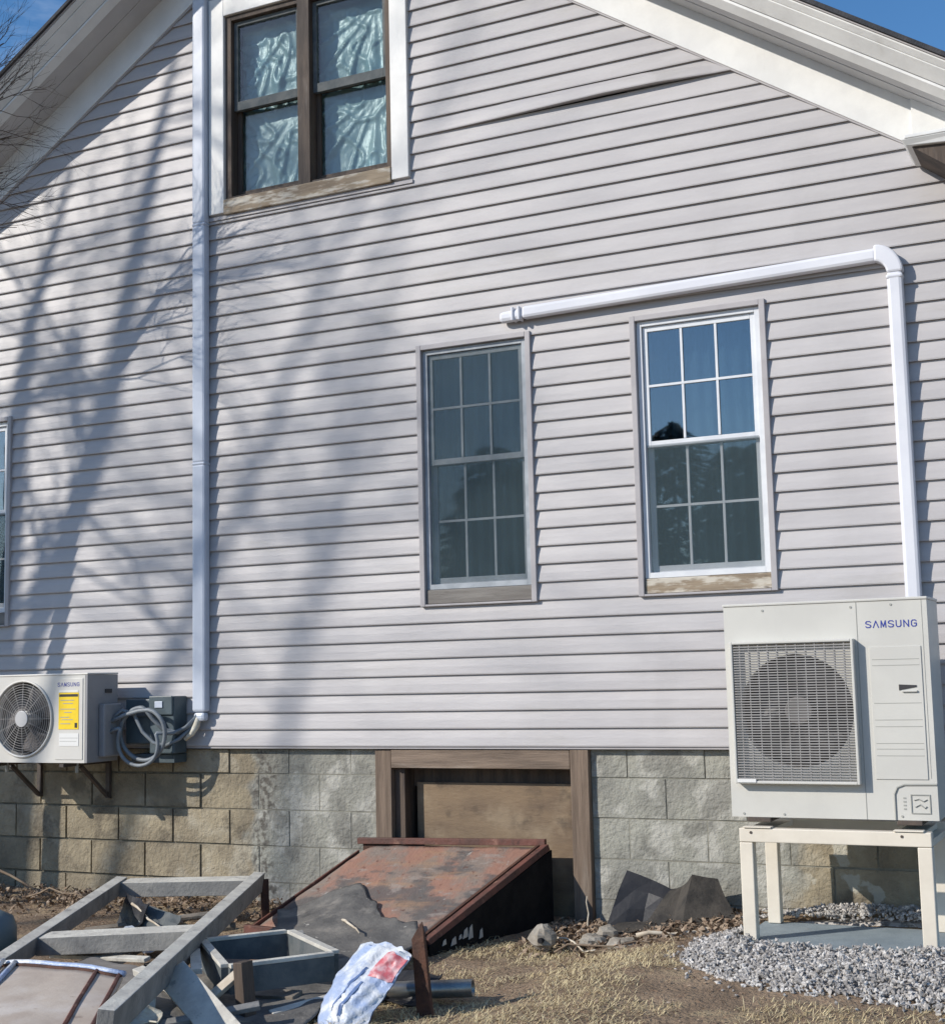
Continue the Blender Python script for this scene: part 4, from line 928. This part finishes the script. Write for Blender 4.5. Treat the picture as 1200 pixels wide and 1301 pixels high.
# straw grass
def straw():
    mb = MB(); r = random.Random(5); cnt = 0
    for i in range(42000):
        x = r.uniform(-3.5, -.6); y = r.uniform(-3.2, -.55)
        dens = .75+2.0*nz3(x, y, 11, 2.1)+.9*nz3(x, y, 4, 6)+.25
        if y > -.95: dens -= (y+.95)*2.2
        if ((x+1.25)/.85)**2+((y+.72)/1.0)**2 < 1.0: continue
        if x > -2.1 and y > -1.8: dens -= .6
        if y < -1.95 and x > -2.3: dens -= .35
        if r.random() > dens: continue
        z = gh(x, y); h = r.uniform(.005, .024)*(1.7 if r.random() < .06 else 1); a = r.gauss(.6, 1.5); lean = r.uniform(.8, 4.2)*h; wd = r.uniform(.0009, .0021)
        d = Vector((math.cos(a), math.sin(a), 0)); s = Vector((-d.y, d.x, 0))*wd
        b = Vector((x, y, z-.002)); m_ = b+d*lean*.45+Vector((0, 0, h*.8)); t = b+d*lean+Vector((0, 0, h*r.uniform(.4, 1)))
        mb.add([b-s, b+s, m_+s*.7, m_-s*.7, t], [(0, 1, 2, 3), (3, 2, 4)])
    o = mb.build('dry_grass', 'straw'); tag(o, kind='stuff'); o['label'] = 'matted straw coloured winter grass'
straw()
# gravel bed
def gravel():
    mb = MB(); r = random.Random(9); cx, cy, rx, ry = -1.22, -.72, .82, .90
    base = [Vector(v).normalized() for v in ((1, 0, 0), (-1, 0, 0), (0, 1, 0), (0, -1, 0), (0, 0, 1), (0, 0, -1))]
    F = [(0, 2, 4), (2, 1, 4), (1, 3, 4), (3, 0, 4), (2, 0, 5), (1, 2, 5), (3, 1, 5), (0, 3, 5)]
    n = 0
    while n < 16000:
        x = r.uniform(cx-rx*1.15, cx+rx*1.6); y = r.uniform(cy-ry*1.15, cy+ry)
        q = ((x-cx)/rx)**2 if x < cx else 0
        dd = q+((y-cy)/ry)**2; dd += .22*nz3(x*3, y*3, 8)
        if dd > 1: 
            if r.random() > max(0, .05-(dd-1)*.12): continue
        if -1.86 < x < -.53 and -.82 < y < -.20: continue
        if y > .0: continue
        n += 1
        s = r.uniform(.0055, .0135)*(1.25 if r.random() < .12 else 1); lay = r.random()
        z = gh(x, y)+.004+lay*.05*max(0, 1-dd)+.03*max(0, 1-abs(dd-.55)/.45)+(.03*max(0, 1-abs(y+.08)/.2))
        e = Vector((r.uniform(.7, 1.4), r.uniform(.7, 1.3), r.uniform(.5, 1)))*s
        rt = Matrix.Rotation(r.uniform(0, 6.28), 3, Vector((r.uniform(-1, 1), r.uniform(-1, 1), r.uniform(-1, 1))).normalized() if True else None)
        c = Vector((x, y, z))
        mb.add([c+rt @ Vector((b.x*e.x*r.uniform(.75, 1.2), b.y*e.y*r.uniform(.75, 1.2), b.z*e.z*r.uniform(.75, 1.2))) for b in base], F)
    o = mb.build('gravel', 'gravel'); tag(o, kind='stuff'); o['label'] = 'crushed grey stone spread round the equipment pad'
gravel()
def gbase(u, v):
    x = -2.0+2.3*u; y = -1.65+1.62*v; cx, cy = -1.22, -.75
    dd = (((x-cx)/.82)**2 if x < cx else 0)+((y-cy)/.86)**2
    if -1.90 < x < -.48 and -.86 < y < -.15: return (x, y, gh(x, y)-.06)
    return (x, y, gh(x, y)+(.003+.012*max(0, 1-abs(dd-.5)/.4) if dd < .85 else -.04))
o = MB().grid(gbase, 60, 44).build('gravel_bed', 'gravel', smooth=True); tag(o, kind='stuff'); o['label'] = 'fine stone dust under the crushed stone'

# ------------------------------------------------------------------ trees
def limb(mb, p, q, r0_, r1_, n=6, wob=.0, seed=0, sides=6):
    p = Vector(p); q = Vector(q); P = []; Rr = []
    for i in range(n+1):
        t = i/n; e = math.sin(math.pi*t)
        P.append(p*(1-t)+q*t+Vector((nz3(t*2.3, seed, .3), nz3(t*2.3, seed, 4.7), nz3(t*2.3, seed, 8.1)))*wob*e); Rr.append(r0_*(1-t)+r1_*t)
    mb.tube(P, Rr, sides, cap=False); return P
def grow(mb, p, d, length, r_, depth, rnd, up=.15):
    d = Vector(d).normalized(); q = p+d*length; sd = rnd.random()*99
    P = limb(mb, p, q, r_, r_*.5, 4, length*.14, sd, 5 if r_ > .012 else 3)
    if depth <= 0: return
    k = rnd.choice((3, 4, 4, 5)) if depth > 1 else rnd.choice((3, 4))
    for i in range(k):
        t = rnd.uniform(.3, 1); base = P[min(4, int(t*4))]
        ax = Vector((rnd.uniform(-1, 1), rnd.uniform(-1, 1), rnd.uniform(-1, 1))).normalized()
        nd = (Matrix.Rotation(rnd.uniform(.35, .95), 3, ax) @ d+Vector((0, 0, up))).normalized()
        grow(mb, base, nd, length*rnd.uniform(.5, .78), r_*rnd.uniform(.38, .55), depth-1, rnd, up)
def W2(x, z, t): return Vector((x-.95*t, -t, z+.8*t))
def bare_tree(label, base, path, rads, seed, ntw, depth=3, ln=1.1, spread=None, group='bare trees out in front of the house'):
    rnd = random.Random(seed)
    t = thing('bare_tree', label, 'tree', base, group)
    tr = MB(); pts = [Vector(base)]+[Vector(p) for p in path]
    P = []; Q = []
    for i in range(len(pts)-1):
        for k in range(5):
            u = k/5; P.append(pts[i]*(1-u)+pts[i+1]*u+Vector((nz3(i+u, seed, 1), nz3(i+u, seed, 2), 0))*.03); Q.append(rads[i]*(1-u)+rads[i+1]*u)
    P.append(pts[-1]); Q.append(rads[-1]); tr.tube(P, Q, 9); tr.build('trunk', 'bark', t, smooth=True)
    br = MB(); n0 = int(len(P)*.40)
    for i in range(ntw):
        j = rnd.randint(n0, len(P)-1); a = rnd.uniform(0, 6.28)
        d = Vector((math.cos(a), math.sin(a), rnd.uniform(.1, 1.1)))
        grow(br, P[j], d, ln*rnd.uniform(.6, 1.3), Q[j]*rnd.uniform(.22, .45), depth, rnd)
    grow(br, P[-1], (P[-1]-P[-2]), ln*1.2, Q[-1], depth, rnd)
    br.build('branches', 'bark', t)
    return t
# shadows: A (far left), B (leaning), C (right of tall duct) fall on the wall from real trees to the left
tA = 4.6
bare_tree('thick bare tree nearest the left of the house', (-11.6, -tA-.1, -.96), [W2(-7.10, -.9, tA), W2(-7.06, .75, tA), W2(-6.98, 1.9, tA), W2(-6.85, 2.9, tA), W2(-6.60, 3.6, tA)], [.20, .11, .095, .078, .045, .025], 3, 15, 3, .9)
tB = 5.0
bare_tree('leaning bare tree with a slim trunk left of the house', (-12.2, -tB+.2, -.96), [W2(-7.0, -.9, tB), W2(-6.79, .72, tB), W2(-6.40, 1.60, tB), W2(-6.08, 2.55, tB), W2(-5.82, 3.70, tB), W2(-5.66, 4.4, tB)], [.13, .09, .075, .068, .060, .045, .025], 8, 15, 3, 1.0)
tC = 8.5
bare_tree('bare tree standing further out to the left of the house', (-14.4, -tC, -.96), [W2(-6.3, -1.2, tC), W2(-5.95, -.2, tC), W2(-5.62, .6, tC), W2(-5.05, 1.55, tC), W2(-4.75, 2.25, tC), W2(-4.4, 2.9, tC), W2(-4.15, 3.5, tC)], [.10, .052, .044, .038, .034, .028, .020, .010], 14, 34, 3, 1.2)
tD = 12.5
bare_tree('slender far bare tree with a wide fine crown', (-17.0, -tD, -.96), [W2(-5.0, -1.4, tD), W2(-4.75, .2, tD), W2(-4.45, 1.4, tD), W2(-4.15, 2.4, tD), W2(-3.9, 3.2, tD)], [.10, .05, .038, .03, .022, .012], 31, 30, 3, 1.3)
# twigs near the rake, top left of the picture
def near_tree():
    rnd = random.Random(41)
    t = thing('bare_tree', 'bare shrubby tree whose fine twigs reach across the left rake', 'tree', (-7.6, -.9, -.96))
    tr = MB(); tr.tube([(-7.6, -.9, -.96), (-7.55, -.95, 1), (-7.38, -1.0, 2.4), (-7.08, -1.0, 3.2), (-6.72, -1.05, 3.8)], [.06, .05, .04, .03, .018], 8); tr.build('trunk', 'bark', t, smooth=True)
    br = MB()
    for (p, d, l_) in (((-6.72, -1.05, 3.8), (1.0, .0, .35), .62), ((-6.72, -1.05, 3.8), (1, -.05, .75), .6), ((-6.72, -1.05, 3.8), (1, .1, -.05), .6), ((-6.92, -1.02, 3.5), (1, .1, .1), .7),
                       ((-6.72, -1.05, 3.8), (.8, -.2, 1.0), .65), ((-7.08, -1.0, 3.2), (1, 0, .1), .75), ((-6.72, -1.05, 3.8), (1, -.2, .15), .7)):
        grow(br, Vector(p), d, l_, .009, 3, rnd, .12)
    br.build('branches', 'bark', t)
near_tree()
# conifers and hedge trees across the yard, seen in the window glass
def conifer(x, y, h, seed, label):
    rnd = random.Random(seed); t = thing('evergreen_tree', label, 'tree', (x, y, -.96), 'evergreens across the yard')
    MB().tube([(x, y, -.96), (x, y, h*.9)], [.2, .03], 7).build('trunk', 'bark', t)
    mb = MB()
    for i in range(2000):
        v = rnd.random()**1.25; z = -.3+v*h; rad = (1-v)**.42*h*.30*(.55+.55*rnd.random())+.08; a = rnd.uniform(0, 6.28)
        c = Vector((x+math.cos(a)*rad, y+math.sin(a)*rad, z-rad*.25)); s = rnd.uniform(.2, .5)
        u = Vector((math.cos(a), math.sin(a), -.35))*s; w_ = Vector((-math.sin(a), math.cos(a), rnd.uniform(-.3, .3)))*s*.5
        mb.add([c-u, c-w_, c+u, c+w_], [(0, 1, 2), (0, 2, 3)])
    mb.build('crown', 'needles', t)
lab = ['broad low evergreen', 'tall narrow evergreen', 'medium evergreen', 'short dense evergreen', 'ragged tall evergreen', 'small evergreen', 'wide dark evergreen', 'thin evergreen', 'bushy evergreen', 'spire topped evergreen', 'drooping evergreen', 'stout evergreen']
wh = ['far left of the yard edge', 'second along the yard edge', 'third along the yard edge', 'fourth along the yard edge', 'fifth along the yard edge', 'mid yard edge', 'just past the mid yard edge', 'right of mid yard edge', 'toward the right yard edge', 'near the right yard edge', 'close to the road side', 'last at the right']
for i in range(12):
    conifer(-24.5+1.75*i+rng.uniform(-.5, .5), -42+rng.uniform(-2, 2), [8.6, 9.4, 8.8, 9.2, 8.5, 9.6, 9.0, 8.7, 9.5, 8.8, 9.3, 8.9][i], 100+i, lab[i]+' behind the viewer, '+wh[i])
